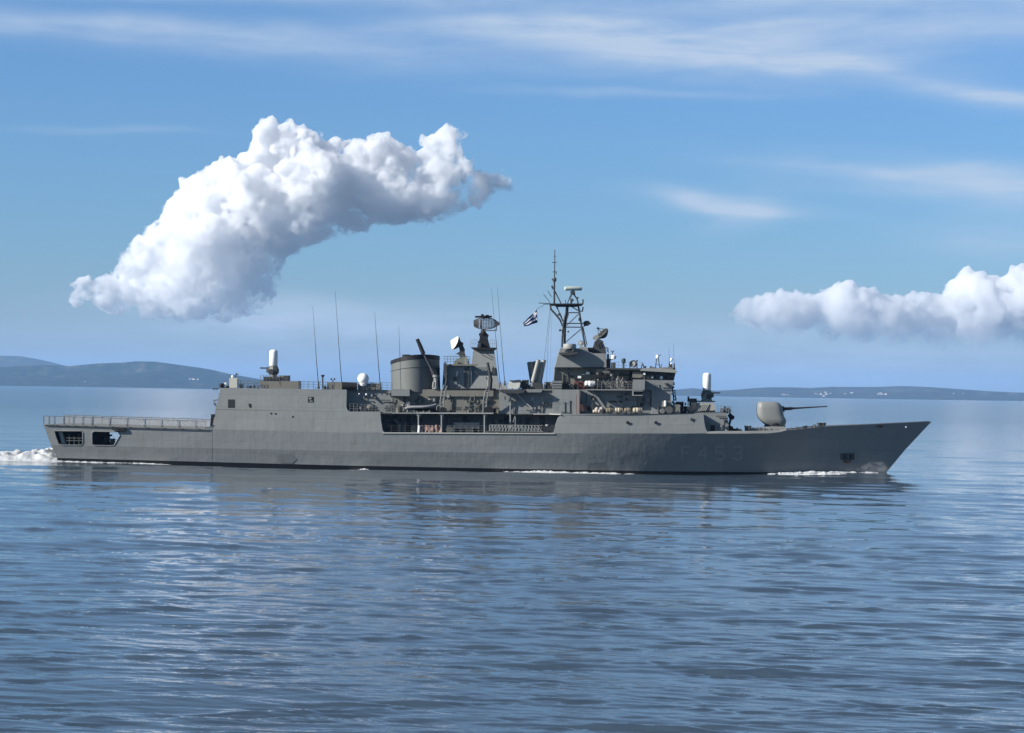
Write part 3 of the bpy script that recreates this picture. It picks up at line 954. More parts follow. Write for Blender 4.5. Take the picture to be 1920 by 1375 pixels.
m = MB(); m.tp([(605, 730.3, -5.6), (605, 706, -5.6)], .10, 8); m.lathe(P(605, 708, -5.6), (0, 0, 1), [(.1, 0), (.26, .25), (.26, .36)], 10)
part('vent_post', m, DGREY, hangar)
m = MB(); m.tp([(624, 730.3, -5.6), (624, 715, -5.6)], .08); m.tp([(621, 711, -5.6), (624, 715.5, -5.6), (627, 711, -5.6)], .07); m.ball(P(621, 711, -5.6), .13); m.ball(P(627, 711, -5.6), .13)
part('floodlight_post', m, DGREY, hangar)
m = MB(); m.box(613, 717, 626, 730.6, -5.9, -4.4); m.box(627, 716.4, 641, 730.8, -5.9, -4.4)
part('deck_locker', m, GREY2, hangar)
m = MB()
for k in range(5): m.tube([P(642 + k * 5.6, 724 + .2 * k, -5.6), P(647 + k * 5.6, 724 + .2 * k, -5.6)], 0.50, 10)
part('hose_reel_row', m, BLACK, hangar, 50)
m = MB(); m.box(671, 719, 712, 731.3, -5.3, -4.2)
part('deck_locker', m, GREY2, hangar)

# ------------------------------------------------------------------ close-in guns
def close_in_gun(parent, cx, top, base, Y, face, sc=1.0):
    """white radome over a six barrel mount; face = -1 barrel to the left, +1 to the right"""
    g = MB()
    U = 0.0705 * sc
    c = P(cx, base, Y)
    hh = (base - top) * 0.0705
    # mount: faceted body
    b0 = 0.0; b1 = hh * 0.40
    g.lathe(c, (0, 0, 1), [(0.55, 0), (0.50, 0.25), (0.66, 0.42), (0.78, b1 * 0.55), (0.62, b1 * 0.9), (0.52, b1)], 8)
    g.wbox((c.x + face * 0.55, c.y, c.z + b1 * 0.62), (0.7, 0.9, 0.75))
    g.wbox((c.x - face * 0.45, c.y + .1, c.z + b1 * 0.5), (0.5, 0.8, 0.6))
    root = part('close_in_gun', g, [paint('mount_grey', (0.12, 0.12, 0.11), .5, .2)], parent, 20)
    d = MB(); r = 0.56
    d.lathe(c + Vector((0, 0, b1)), (0, 0, 1), [(r * .93, 0), (r, .05), (r, hh * .6 - .35), (r * .93, hh * .6 - .2), (r * .72, hh * .6 - .06), (r * .35, hh * .6), (0.02, hh * .6 + .005)], 20)
    part('radome', d, WHITE, root, 50)
    k = MB()
    z = c.z + b1 * (0.78)
    for a in range(6):
        q = 2 * math.pi * a / 6
        k.tube([(c.x + face * 0.4, c.y - 0.3 + .07 * math.cos(q), z + .07 * math.sin(q)), (c.x + face * 1.75, c.y - 0.3 + .07 * math.cos(q), z + .07 * math.sin(q))], .03, 5)
    k.lathe((c.x + face * 1.45, c.y - .3, z), (face, 0, 0), [(.12, 0), (.12, .1)], 10)
    part('gun_barrels', k, DGREY, root)
    k = MB(); k.lathe((c.x + face * 0.25, c.y - 0.66, c.z + b1 * .45), (0, -1, 0), [(.36, 0), (.36, .22)], 14)
    part('ammunition_drum', k, DGREY, root)
    return root
m = MB(); m.prism([(491, 728.8), (487, 716), (492, 714.5), (524, 715), (526, 729.2)], -5.7, -2.2)
gp = part('gun_platform', m, GREY2, frigate)
m = MB(); m.box(493.5, 706.3, 524, 710.2, -5.6, -2.4); m.prism([(496, 710), (522, 710), (525, 715), (492, 715)], -5.4, -2.5)
part('gun_ring', m, DGREY, gp)
railing(gp, (488, 715), (524, 715.2), -5.6, .8, 7)
close_in_gun(gp, 512.3, 655.3, 706.5, -4.0, -1)
m = MB(); m.box(524.5, 704.3, 542, 715, -5.4, -3.8)
part('ammunition_locker', m, GREY2, gp)
m = MB(); m.box(532, 704.5, 541, 714.5, -5.5, -5.4)
part('locker_door', m, DGREY, gp)
m = MB(); m.box(525.5, 714.8, 561, 729.3, -5.9, -4.0)
part('deck_locker', m, GREY2, gp)
m = MB(); m.box(559.5, 714.5, 561.6, 729.4, -5.93, -3.9)
part('locker_frame', m, DGREY, gp)

# satcom dome
m = MB(); m.tp([(681, 731, -5.2), (681, 716, -5.2)], 0.22, 10)
st = part('satellite_dome', m, LGREY, frigate, 40)
m = MB(); c = P(681, 710.5, -5.2); m.ball(c, 0.76, 3); m.lathe(c - Vector((0, 0, .95)), (0, 0, 1), [(.5, 0), (.6, .3)], 12)
part('radome', m, WHITE, st, 60)

# whip aerials
def whip(px0, py0, px1, py1, Y, r=0.055, parent=None):
    m = MB(); a, b = P(px0, py0, Y), P(px1, py1, Y)
    m.lathe(a, (0, 0, 1), [(.16, 0), (.16, .25), (.10, .45), (.09, .9)], 8)
    part('whip_aerial', m.tube([a + Vector((0, 0, .5)), a.lerp(b, .3), a.lerp(b, .6), b], r, 6, 0.014), DGREY, parent or frigate)
whip(597, 729.5, 586.3, 574, -5.6, .06); whip(641, 730, 628.3, 545, -5.3, .06); whip(713, 731, 702.2, 583, -5.6, .065); whip(751, 700, 747.8, 612, 5.5, .055)
whip(937.5, 728, 921.5, 540, -4.6, .05); whip(946.5, 727, 932.5, 540, -4.2, .05)
whip(1255, 692, 1254.5, 652, -2.5, .03); whip(1264, 694, 1263, 645, 2.0, .02)

# ------------------------------------------------------------------ funnel
def funnel():
    cl, cr = P(733.3, 731, 0).x, P(825.8, 731, 0).x
    zt_l, zt_r = P(732.5, 677.5, -1).z, P(821.8, 667.5, -1).z
    zb = P(780, 731, -3).z - 0.3
    N = 48
    def ring(f, grow=1.0, dz=0.0):
        out = []
        for k in range(N):
            a = 2 * math.pi * k / N
            ca, sa = math.cos(a), math.sin(a)
            e = 2.0 / 2.05
            ux = math.copysign(abs(ca) ** e, ca); uy = math.copysign(abs(sa) ** e, sa)
            cx = (cl + cr) / 2 - 0.15 * f; ax = (cr - cl) / 2 - 0.05 * f
            x = cx + ax * ux * grow; y = 5.2 * uy * grow
            zt = zt_l + (zt_r - zt_l) * (ux + 1) / 2 + 0.42 * (1 - ux * ux)
            out.append(Vector((x, y, zb + (zt - zb) * f + dz)))
        return out
    m = MB()
    def band(r0, r1):
        m.add(r0 + r1, [(k, (k + 1) % N, N + (k + 1) % N, N + k) for k in range(N)])
    band(ring(0), ring(0.60)); band(ring(0.60), ring(0.885))
    fn = part('funnel', m, FUNP, frigate, 40)
    m = MB()
    band(ring(0.885, 1.012), ring(1.0, 1.012)); band(ring(1.0, 1.012), ring(1.0, 0.9)); band(ring(1.0, .9), ring(.9, .9)); band(ring(.885), ring(.885, 1.012))
    m.add(ring(.9, .9), [tuple(range(N))])
    part('funnel_cap', m, BLACK, fn, 40)
    m = MB(); r = ring(0.66, 1.006); m.tube(r + [r[0]], 0.035, 4)
    part('seam_band', m, DGREY, fn)
    for dx in (-1.3, 1.5):
        for dy in (-1.2, 1.2):
            m = MB(); m.lathe((dx + (cl + cr) / 2, dy, zt_r - 0.8), (0, 0, 1), [(.55, 0), (.55, .9), (.48, .9), (.48, .2)], 14)
            part('exhaust_pipe', m, BLACK, fn, 40)
    return fn
fn = funnel()
# lit skirt and plinth at the foot of the funnel
m = MB(); m.prism([(733, 729.5), (768, 730), (768, 743), (734, 742.5)], -6.6, -4, 0.05)
part('funnel_plinth', m, GREY, frigate)

# ------------------------------------------------------------------ crane beside the funnel
m = MB(); m.lathe(P(817, 730, -5.0), (0, 0, 1), [(.45, 0), (.45, .3), (.32, .4), (.32, 1.5), (.45, 1.6), (.45, 1.9)], 12)
cr = part('boat_crane', m, GREY, frigate, 40)
m = MB()
a, b = P(817.5, 708, -5.0), P(792.5, 660, -5.0)
m.tube([a, b], 0.20, 6, .16)
m.tube([a + Vector((0.35, 0, 0)), b], 0.07, 5)
m.tp([(815.5, 716, -5), (806, 688, -5)], .10, 6)
part('crane_jib', m, DGREY, cr)
m = MB(); m.tp([(794, 664, -5.0), (787.5, 648, -5), (782.3, 636, -5.0)], .30, 8, .24)
part('jib_head', m, BLACK, cr, 40)
m = MB(); m.tp([(811.8, 727, -5.3), (813.2, 716, -5.3)], .13); m.tp([(816.5, 727, -5.3), (817.2, 714, -5.3)], .13); m.tp([(811.8, 727, -5.3), (816.5, 727, -5.3)], .09)
part('crane_hook', m, LGREY, cr)

# ------------------------------------------------------------------ amidships deck houses
m = MB(); m.prism([(733, 730.8), (828, 730.6), (940, 730.2), (940, 776.5), (733, 775.5)], -5.0, 5.0, 0.02)
house2 = part('midship_deck_house', m, GREY2, frigate)
m = MB(); m.box(800, 730.3, 925, 743.5, -5.28, -4.9, 0.06); m.box(935, 729.8, 1052, 732.5, -5.6, 5.0)
part('deck_overhang', m, GREY2, house2)
m = MB()
for x in (847.5, 880.3, 815, 757): m.box(x, 744, x + 1.8, 774.5, -5.16, -4.9)
part('wall_stiffener', m, DGREY, house2)
m = MB(); m.box(829, 728.6, 930, 730.6, -5.32, -4.8)
part('deck_coaming', m, BLACK, house2)
m = MB(); m.prism([(936, 731.5), (1048, 731.5), (1088, 731), (1088, 777), (936, 777)], -5.6, 5.6, 0.10)
house3 = part('launcher_deck_house', m, GREY, frigate)
# upper block and radar tower
m = MB(); m.prism([(829, 730.5), (832, 684), (884, 683.5), (884, 690), (884, 730.5)], -4.2, 4.2, 0.06)
house4 = part('radar_deck_house', m, GREY, frigate)
m = MB(); m.prism([(829, 730), (831.8, 682), (838, 683), (838, 730)], -4.6, -4.0)
part('house_end_plate', m, DGREY, house4)
m = MB(); m.box(836, 683, 896, 686, -4.6, -4.0)
part('deck_edge', m, GREY2, house4)
railing(house4, (832.5, 683), (881, 683.2), -4.3, 1.05, 9, 3, .03)
railing(house4, (832.5, 683), (881, 683.2), 4.0, 1.05, 9, 3, .03)
m = MB()
for x in (871.5, 878.5): m.tp([(x, 688, -4.1), (x, 728, -4.3)], .05)
for k in range(12): m.tp([(871.5, 690 + k * 3.3, -4.15), (878.5, 690 + k * 3.3, -4.15)], .04, 4)
part('ladder', m, DGREY, house4)
m = MB(); m.tp([(890, 695.5, -4.42), (898.5, 704, -4.42)], .09)
part('stowed_davit', m, DGREY, house4)
tb, tt = [(878, 730.5), (936.5, 730.5)], [(887.5, 656), (926, 656)]
V = []
for (x, y), yy in zip([tb[0], tb[1], tt[1], tt[0]], (-4.35, -4.35, -2.3, -2.3)):
    V.append(P(x, y, yy))
V += [Vector((v.x, -v.y, v.z)) for v in V]
m = MB(); m.add(V, [(0, 1, 2, 3), (7, 6, 5, 4), (1, 5, 6, 2), (4, 0, 3, 7), (3, 2, 6, 7), (0, 4, 5, 1)])
tower = part('radar_tower', m, GREY, frigate)
m = MB(); m.prism([(882.3, 651.5), (932, 652), (926, 656.5), (889, 656.5)], -2.9, 2.9)
part('tower_platform', m, BLACK, tower)
railing(tower, (882.5, 652), (895, 652), -2.8, 1.05, 4, 2, .02); railing(tower, (919, 652.3), (931.5, 652.3), -2.8, 1.05, 4, 2, .02)
m = MB()
for x0, x1, yy in ((903, 921, 668), (905, 919, 662)): m.tp([(x0, yy - 3, -2.7), (x1, yy + 6, -2.9)], .05)
m.box(922, 690, 929, 702, -3.8, -3.2); m.tp([(924, 687, -3.7), (931, 697, -3.7)], .08); m.tp([(930, 690, -3.7), (924, 700, -3.7)], .08)
part('cable_tray', m, DGREY, tower)
m = MB(); m.prism([(894.5, 652), (899.5, 634), (899, 629.5), (913, 629.5), (914.5, 634), (919, 652)], -0.9, 0.9, .15)
ped = part('radar_pedestal', m, BLACK, tower)
m = MB(); m.prism([(894, 652), (897, 643), (902, 643), (901, 652)], -1.4, -.8); m.ball(P(897.2, 641.5, -1.1), .13)
part('equipment_box', m, DGREY, ped)
m = MB(); m.lathe(P(906, 630, 0), (0, 0, 1), [(.55, 0), (.62, .25), (.38, .45), (.30, .9)], 12); m.prism([(911, 627.5), (916.5, 627.8), (915, 633), (911, 634)], -.4, .4)
part('radar_turntable', m, BLACK, ped, 40)
# air search antenna: curved lattice reflector with feed horn
m = MB()
CX, CZ = 909.5, 606.8
def refl(u, v):
    # u along the width, v up; oval outline, bowed away from the camera
    hw = 21.0; hh = 10.5 * math.sqrt(max(0.0, 1 - 0.80 * u * u))
    return P(CX + u * hw, CZ - v * hh, 0.35 + 0.75 * u * u + 0.2 * v * v - 0.55 * u)
for k in range(9):
    v = -1 + 2 * k / 8
    m.tube([refl(-1 + 2 * i / 16, v) for i in range(17)], .035, 4)
for k in range(15):
    u = -1 + 2 * k / 14
    m.tube([refl(u, -1 + 2 * i / 6) for i in range(7)], .042, 4)
for v in (-1, 1): m.tube([refl(-1 + 2 * i / 16, v) for i in range(17)], .07, 5)
rf = part('radar_antenna', m, DGREY, tower)
m = MB()
for (u0, u1) in ((-1, -.62), (-.45, -.25)):
    n = 6; V = []; F = []
    for i in range(n):
        u = u0 + (u1 - u0) * i / (n - 1)
        for v in (-.95, -.3, .35, .85): V.append(refl(u, v) + Vector((0, -.05, 0)))
    for i in range(n - 1):
        for j in range(3): F.append((i * 4 + j, i * 4 + 4 + j, i * 4 + 5 + j, i * 4 + 1 + j))
    m.add(V + [v + Vector((0, .09, 0)) for v in V], F + [tuple(x + len(V) for x in reversed(f)) for f in F])
part('reflector_panel', m, BLACK, rf)
m = MB(); m.tp([(904, 620.5, 0), (918, 620, -.9), (931.5, 619.6, -1.2)], .08); m.tp([(930, 619.5, -1.2), (932, 608, -1.2)], .06)
m.prism([(927.5, 603), (933, 602.5), (937, 605.5), (936.5, 610), (930, 611.5), (927.5, 609)], -1.6, -1.0)
part('feed_horn', m, DGREY, rf)
m = MB(); m.tube([P(890.8, 594.3, .2), P(922.5, 594, .2)], .13, 8); m.prism([(901.5, 589.5), (906.5, 589.3), (909, 594), (908.5, 598.5), (903, 597)], -.2, .4); m.prism([(910, 591), (915, 590.3), (919, 593), (912, 594)], 0, .4)
part('interrogator_bar', m, BLACK, rf)

# dishes that steer the missiles
def director(parent, center, axis, R, white_front, body, smooth=50):
    c = Vector(center); t = Vector(axis).normalized()
    m = MB()
    m.lathe(c, t, [(R, 0.0), (R * .93, -.22), (R * .62, -.52), (R * .30, -.72)], 20)
    d = part('fire_director', m, DGREY, parent, smooth)
    m = MB()
    if white_front:
        m.lathe(c, t, [(R * .98, 0.01), (R * .55, .34), (R * .12, .62), (.02, .66)], 20); part('dish_cover', m, WHITE, d, smooth)
    else:
        m.lathe(c, t, [(R * 1.0, 0.0), (R * .99, .02), (R * .8, -.12), (R * .4, -.26), (.02, -.3)], 20); part('dish_face', m, LGREY, d, smooth)
        m = MB(); u = t.cross(Vector((0, 1, 0))).normalized(); w = t.cross(u)
        for q in range(3):
            a = 2 * math.pi * q / 3 + .5
            m.tube([c + (u * math.cos(a) + w * math.sin(a)) * R, c + t * .85], .045, 5)
        m.lathe(c + t * .8, t, [(.16, 0), (.16, .2)], 10)
        part('feed_horn', m, DGREY, d)
    return d
m = MB(); m.prism([(850, 683.5), (853, 676), (861, 671.5), (873, 669), (878, 674), (879.5, 683.5)], -2.6, -.8, .1)
dm = part('director_mount', m, paint('olive_grey', (0.16, 0.17, 0.13), .6, .3, 0, 0, 0, 0, 3), frigate)
m = MB(); m.prism([(853.5, 662), (856, 663.5), (862, 659), (861, 653), (856, 647), (853, 647), (856, 641), (862, 639.5), (866, 641.5), (869, 644), (868, 648), (871.5, 655), (871, 661), (873.5, 669), (862, 671), (861, 666), (855, 664)], -2.1, -1.1, .1)
part('director_arm', m, DGREY, dm)
director(dm, P(853.2, 643, -1.7), (-.86, -.30, .38), .96, True, None)
m = MB(); m.box(871.5, 671, 877, 684, -2.9, -2.4)
part('equipment_box', m, LGREY, dm)

# ------------------------------------------------------------------ boat davits, boat deck shelf and passage below
m = MB(); m.prism([(735, 773.5), (925, 774), (925, 776.6), (735, 776)], -7.25, -4.9)
shelf = part('boat_deck', m, GREY, frigate)
strip([(780, 774.9), (850, 775.1), (925, 775.4)], .8, .08, LGREY, 'deck_edge', shelf, lambda x: -7.27)
for x in (785, 828.3, 908.8):
    m = MB()
    y = -7.1
    m.tp([(x, 812, y), (x, 790, y), (x, 776, y)], .12, 8)
    m.prism([(x - 6, 776.3), (x + 6, 776.3), (x + 2.6, 780), (x + 1.2, 785), (x - 1.2, 785), (x - 2.6, 780)], y - .06, y + .06)
    part('deck_pillar', m, GREY, shelf)
def davit(pts, wdt, Y):
    m = MB()
    A = [P(x - wdt, y, Y + dy) for x, y, dy in pts]; B = [P(x + wdt, y, Y + dy) for x, y, dy in pts]
    m.tube(A, .085, 6); m.tube(B, .085, 6)
    n = 9
    def at(L, f):
        f *= len(L) - 1; i = min(int(f), len(L) - 2); return L[i].lerp(L[i + 1], f - i)
    for k in range(n):
        m.tube([at(A, k / n), at(B, (k + .8) / n)], .055, 5); m.tube([at(A, (k + .1) / n), at(B, k / n)], .04, 4)
    d = part('boat_davit', m, GREY, frigate)
    return d
d1 = davit([(828.5, 773, 0.3), (829, 752, 0.1), (832, 733, -0.15), (836, 722, -.35)], 3.2, -6.7)
m = MB(); m.tp([(836, 722, -7.0), (838.2, 710, -7.3), (837, 702, -7.5)], .17, 8); m.prism([(831, 700), (832, 682), (836, 678.5), (836.5, 690), (838.5, 704), (834, 706)], -5.4, -4.8)
part('davit_arm', m, DGREY, d1)
d2 = davit([(909, 773, 0.3), (909.5, 752, 0.1), (913, 735, -0.15), (917, 726, -.35)], 3.0, -6.7)
m = MB(); m.tp([(918.5, 729, -7.0), (920.5, 712, -7.3), (918, 700, -7.4), (914.5, 682, -7.5)], .27, 8, .18); m.tp([(912.2, 682, -7.5), (917, 681, -7.5)], .14)
part('davit_arm', m, DGREY, d2)
m = MB(); m.tp([(915.5, 724, -7.1), (915.8, 712, -7.3), (915.5, 706, -7.3)], .10)
part('davit_fall', m, LGREY, d2)
m = MB(); m.box(907, 764, 918, 773.5, -6.6, -5.6); m.lathe(P(920, 769, -6.4), (0, -1, 0), [(.42, 0), (.42, .5)], 12); m.box(922, 766, 930, 773.8, -6.5, -5.6)
part('davit_winch', m, BLACK, d2)
m = MB(); m.box(826, 764, 832, 773.5, -6.7, -5.9)
part('davit_winch', m, BLACK, d1)
railing(shelf, (656, 771), (733, 773.6), -7.0, .95, 12, 3, .028)
railing(house2, (735, 774), (776, 774.5), -7.15, .95, 7, 3, .028)

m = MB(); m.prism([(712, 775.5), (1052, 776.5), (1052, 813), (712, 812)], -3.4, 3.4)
passage = part('passage_bulkhead', m, flat_mat('shaded_bulkhead_paint', (.12, .13, .13)), frigate)  # shade of the passage put into the colour as a darker grey
m = MB(); m.prism([(712, 774.5), (738, 775), (738, 777), (712, 776.5)], -7.1, -3.3); m.prism([(925, 776.2), (1052, 776.2), (1052, 778), (925, 778)], -5.9, -3.3)
part('passage_ceiling', m, DGREY, passage)
for x in (735, 762, 868, 945, 985, 1012):
    m = MB(); m.box(x, 780, x + 8, 811, -3.48, -3.38); part('passage_door', m, DGREY, passage)
railing(passage, (722, 811.6), (784, 811.9), -6.9, .95, 6, 3, .03, mat=DGREY)
railing(passage, (828, 812), (909, 812.4), -6.9, .95, 8, 3, .03)
m = MB(); m.tp([(957, 812, -6.4), (957, 777, -5.9), (957.5, 737, -5.8)], .10, 8); m.tp([(966, 812, -6.2), (966.5, 782, -5.8)], .06); m.tp([(962, 792, -6.2), (966, 780, -6)], .05)
part('drain_pipe', m, GREY, house3)
m = MB(); m.tp([(962.6, 742, -5.7), (962.6, 775, -5.75)], .05); m.tp([(1010, 760, -5.65), (1010, 775, -5.7)], .05); m.tp([(1016.5, 735, -5.6), (1016.5, 776, -5.7)], .05)
part('wall_pipe', m, LGREY, house3)
m = MB(); m.prism([(735, 786), (742, 785), (756, 798), (760, 804), (753, 804)], -4.2, -3.8); 
part('inclined_ladder', m, GREY2, passage)
clutter(passage, 756, 783, 812, -5.0, 12, 8, 20, 21, name='deck_fitting')
clutter(passage, 830, 850, 812.4, -5.6, 8, 6, 14, 22)
clutter(passage, 900, 935, 812.6, -5.4, 7, 4, 9, 23)
clutter(passage, 1015, 1040, 812.8, -5.8, 7, 8, 17, 24, wmin=3, wmax=6)
# torpedo tubes
m = MB()
for x0, x1, yc, yy in ((851, 899, 795.2, -6.0), (850.5, 899, 801.3, -5.8), (851, 899, 798, -5.35)):
    m.tube([P(x0, yc, yy), P(x0 + 3, yc, yy), P(x1 - 4, yc, yy), P(x1, yc, yy)], 0.21, 12)
tt_ = part('torpedo_tubes', m, LGREY, frigate, 40)
m = MB()
for x in (852, 872, 896): m.tp([(x, 795.2, -6.23), (x, 801.5, -6.03)], .06); m.tube([P(x - 1, 795.2, -6), P(x + 1, 795.2, -6)], .25, 12)
part('tube_band', m, GREY, tt_)
m = MB(); m.prism([(866, 804), (886, 804), (889, 812.3), (863, 812.3)], -5.9, -5.0)
part('tube_pedestal', m, DGREY, tt_)
# canvas dodger
def cloth(name, x0, x1, ytop, ybot, Y, mat, parent, seed, amp=.12):
    n, mrow = 26, 7; V = []
    for j in range(mrow):
        for i in range(n):
            u, v = i / (n - 1), j / (mrow - 1)
            nz = mnoise.noise(Vector((u * 9 + seed, v * 2, seed))) * amp * 2 + math.sin(u * 37) * amp * .4
            V.append(P(x0 + (x1 - x0) * u, ytop + (ybot - ytop) * v + (mnoise.noise(Vector((u * 7, seed, 0))) * 1.2 if j in (0,) else 0), Y + nz))
    me = grid_mesh(name, [p[:] for p in V], mrow, n)
    o = link(name, me, mat, parent); me.polygons.foreach_set('use_smooth', [True] * len(me.polygons))
    return o
cloth('canvas_screen', 786, 827, 797.5, 812, -7.05, PINKC, shelf, 3.0, .16)
m = MB(); m.tp([(786.2, 798, -7.2), (784.8, 811.5, -7.2)], .15, 6)
part('rolled_canvas', m, WHITE, shelf)
# lattice brow stowed along the passage rail
m = MB()
y = -7.0
m.tp([(918, 797.2, y), (1018, 798.2, y)], .06); m.tp([(918, 808.6, y), (1018, 809.6, y)], .06)
k = 918
r = random.Random(2)
while k < 1014:
    m.tp([(k, 797.3, y), (k, 808.8, y)], .075); m.tp([(k, 797.5 if int(k) % 2 else 808.8, y), (k + 5, 808.8 if int(k) % 2 else 797.5, y)], .06)
    k += 6.1
br = part('stowed_gangway', m, GREY, frigate)
m = MB(); m.box(918, 808.6, 1018, 811.3, -6.95, -6.2)
part('gangway_tread', m, DGREY, br)

# ------------------------------------------------------------------ missile canisters and launchers amidships
def canister(parent, a, b, r, mat, mouth):
    m = MB(); a, b = Vector(a), Vector(b); L = (b - a).length
    prof = [(r * .9, 0), (r, .05)]
    for k in (0.22, 0.48, 0.74): prof += [(r, L * k), (r * 1.08, L * k + .02), (r * 1.08, L * k + .12), (r, L * k + .14)]
    prof += [(r, L - .05), (r * 1.10, L - .05), (r * 1.10, L)]
    m.lathe(a, b - a, prof, 14)
    o = part('missile_canister', m, mat, parent, 40)
    m = MB(); m.lathe(b, b - a, [(r * .98, 0), (r * .9, .05)], 14)
    part('canister_cap', m, mouth, o)
    return o
m = MB(); m.prism([(990, 731), (992, 722), (1000, 717), (1018, 719), (1020, 731)], -4.8, 3.0)
lau = part('missile_launcher', m, DGREY, frigate)
canister(lau, P(996.3, 727, -4.6), P(1009.5, 676, -4.0), .29, LGREY, BLACK)
canister(lau, P(1007.5, 728, -4.2), P(1020, 676, -3.6), .29, LGREY, BLACK)
canister(lau, P(1000, 728, -3.0), P(1011, 680, -2.4), .29, GREY, BLACK)
canister(lau, P(1010, 728, -2.6), P(1019, 681, -2.0), .29, GREY, BLACK)
canister(lau, P(1001, 727, 2.0), P(993.5, 680, 2.6), .40, GREY, paint('pale_cap', (.3, .33, .28), .6))
canister(lau, P(1013, 727, 2.4), P(1003, 679, 3.0), .40, GREY, DGREY)
m = MB(); m.tp([(1003, 731, -4.4), (1004, 704, -4.0)], .09); m.tp([(1015, 731, -4.2), (1013, 706, -3.9)], .09); m.tp([(994, 731, -4.5), (1012, 716, -4.2)], .07)
part('launcher_frame', m, BLACK, lau)
m = MB(); m.tp([(982, 714, -4.6), (982, 731, -4.6)], .26, 10); m.tp([(988.3, 713.5, -4.6), (988.3, 731, -4.6)], .22, 10); m.box(979, 712.5, 992, 715, -4.9, -4.2)
part('vent_trunk', m, DGREY, house3)
m = MB(); m.box(1020.5, 716.5, 1035, 731, -4.2, -3.0); 
part('winch_housing', m, BLACK, house3)
m = MB()
for x in (1022.5, 1033.5): m.tp([(x, 717, -4.4), (x, 731, -4.4)], .09)
part('rope_guide', m, LGREY, house3)
m = MB(); m.box(1035.5, 714.5, 1053.5, 731, -4.9, -3.4)
lk = part('deck_locker', m, GREY, house3)
m = MB()
for yy in (718, 723, 727.5): m.box(1035.8, yy, 1053.2, yy + 1, -4.96, -4.9)
part('locker_band', m, DGREY, lk)
# decoy launcher box in pale canvas
cv = MB()
cv.prism([(952, 728), (954, 717), (957, 714.5), (974, 714.5), (976, 718), (974.5, 727), (968, 729)], -5.6, -4.4, .05)
part('decoy_launcher', cv, paint('pale_canvas', (.52, .51, .46), .9, .25, .1, 0, 0, 0, 4), house3)
m = MB(); m.prism([(955, 712.8), (960, 713.6), (975, 712.2), (977.5, 714.5), (957, 715.5)], -5.7, -4.4); m.prism([(975, 713), (979.5, 717), (979, 726), (975, 728)], -5.5, -4.4)
part('launcher_hood', m, DGREY, house3)
m = MB(); m.prism([(938, 729), (939, 721), (943, 720), (951, 727), (952, 730)], -5.5, -4.7)
part('folded_canvas', m, paint('grey_canvas', (.42, .42, .4), .9, .3, 0, 0, 0, 0, 4), house3)
railing(house3, (936, 730), (953, 730), -5.5, .8, 5)
m = MB()
m.prism([(938, 731), (985, 731), (983, 736), (972, 738.5), (944, 737)], -6.9, -5.5)
part('launcher_sponson', m, DGREY, house3)
m = MB(); m.prism([(985, 731), (1018, 731), (1014, 736), (990, 736)], -7.1, -5.5)
part('launcher_sponson', m, GREY, house3)
m = MB(); m.prism([(966, 738), (970, 737), (983, 752), (1000, 766), (997, 768)], -5.9, -5.6)
part('cable_trunk', m, LGREY, house3)

# ------------------------------------------------------------------ forward side plating and bridge structure
m = MB()
fwd = [(1050, 776.4), (1180, 776.4), (1319, 776.2), (1320.5, 792), (1323, 804), (1328.5, 812.6), (1240, 813.5), (1100, 813.2), (1037.5, 813), (1041, 800), (1046.5, 783), (1051.5, 779)]
def fY(px, py):
    return wallY(px, py, .13)
m.prism(fwd, 0, 'mirror', yf=fY)
fside = part('forward_deck_house', m, GREY, frigate)
strip([(1000, 776.8), (1030, 776.6), (1051, 777.2)], .9, .1, LGREY, 'deck_edge', fside, lambda x: -5.95 if x < 1040 else -7.2)
for x, y in ((1177, 792.6), (1230, 792.6)): porthole(x, y, 0.22, fside, fY)
m = MB(); m.tp([(1294.6, 787, fY(1296, 787) - .05), (1298.3, 784, fY(1296, 785) - .05)], .09); m.tp([(1294.6, 787, fY(1296, 787) - .05), (1298, 790, fY(1296, 788) - .05)], .06)
part('side_bracket', m, BLACK, fside)
# wall that carries the stencilled notices
m = MB(); m.prism([(1036, 730.8), (1088, 730.8), (1088, 777), (1036, 777)], -6.35, -5.0, .10)
wall_b = part('signal_deck_wall', m, GREY, frigate)
def wb(px, py): return -6.35 + .10 * max(0, (777 - py)) * .0705
for (a, b, c, d) in ((1037, 754, 1050, 755.2), (1037, 757, 1051.5, 758.3), (1038, 762.5, 1048, 763.7), (1039, 766, 1046, 767), (1042.5, 768.5, 1045, 769.8), (1054, 754.5, 1060, 757), (1062.5, 755, 1065.5, 758)):
    plate('louvre', rect(a, b, c, d), SCUFF, .02, wb, wall_b, .02)
m = MB(); m.tube([P(x, y, wb(x, y) - .05) for x, y in ((1053, 773.5), (1069, 774.3), (1069, 751.5))], .07); m.tube([P(1059.3, y, wb(1059, y) - .05) for y in (754, 773.5)], .05)
part('ladder_frame', m, DGREY, wall_b)
m = MB(); m.tp([(1086.5, 731, -6.35), (1086.5, 777, -6.6)], .07); m.tp([(1080.5, 740, -6.35), (1080.5, 777, -6.55)], .035)
part('fire_main_pipe', m, paint('pipe_red', (.16, .06, .05), .6), wall_b)
m = MB(); m.prism([(1086, 730.6), (1126, 730.8), (1224, 731), (1224, 777), (1086, 777)], -5.3, 5.3, .03)
house5 = part('bridge_house_base', m, GREY, frigate)
m = MB(); m.prism([(1222, 731), (1258, 731), (1258.5, 753), (1262, 777), (1222, 777)], -5.9, 5.9, .05)
part('bridge_front_house', m, GREY, house5)
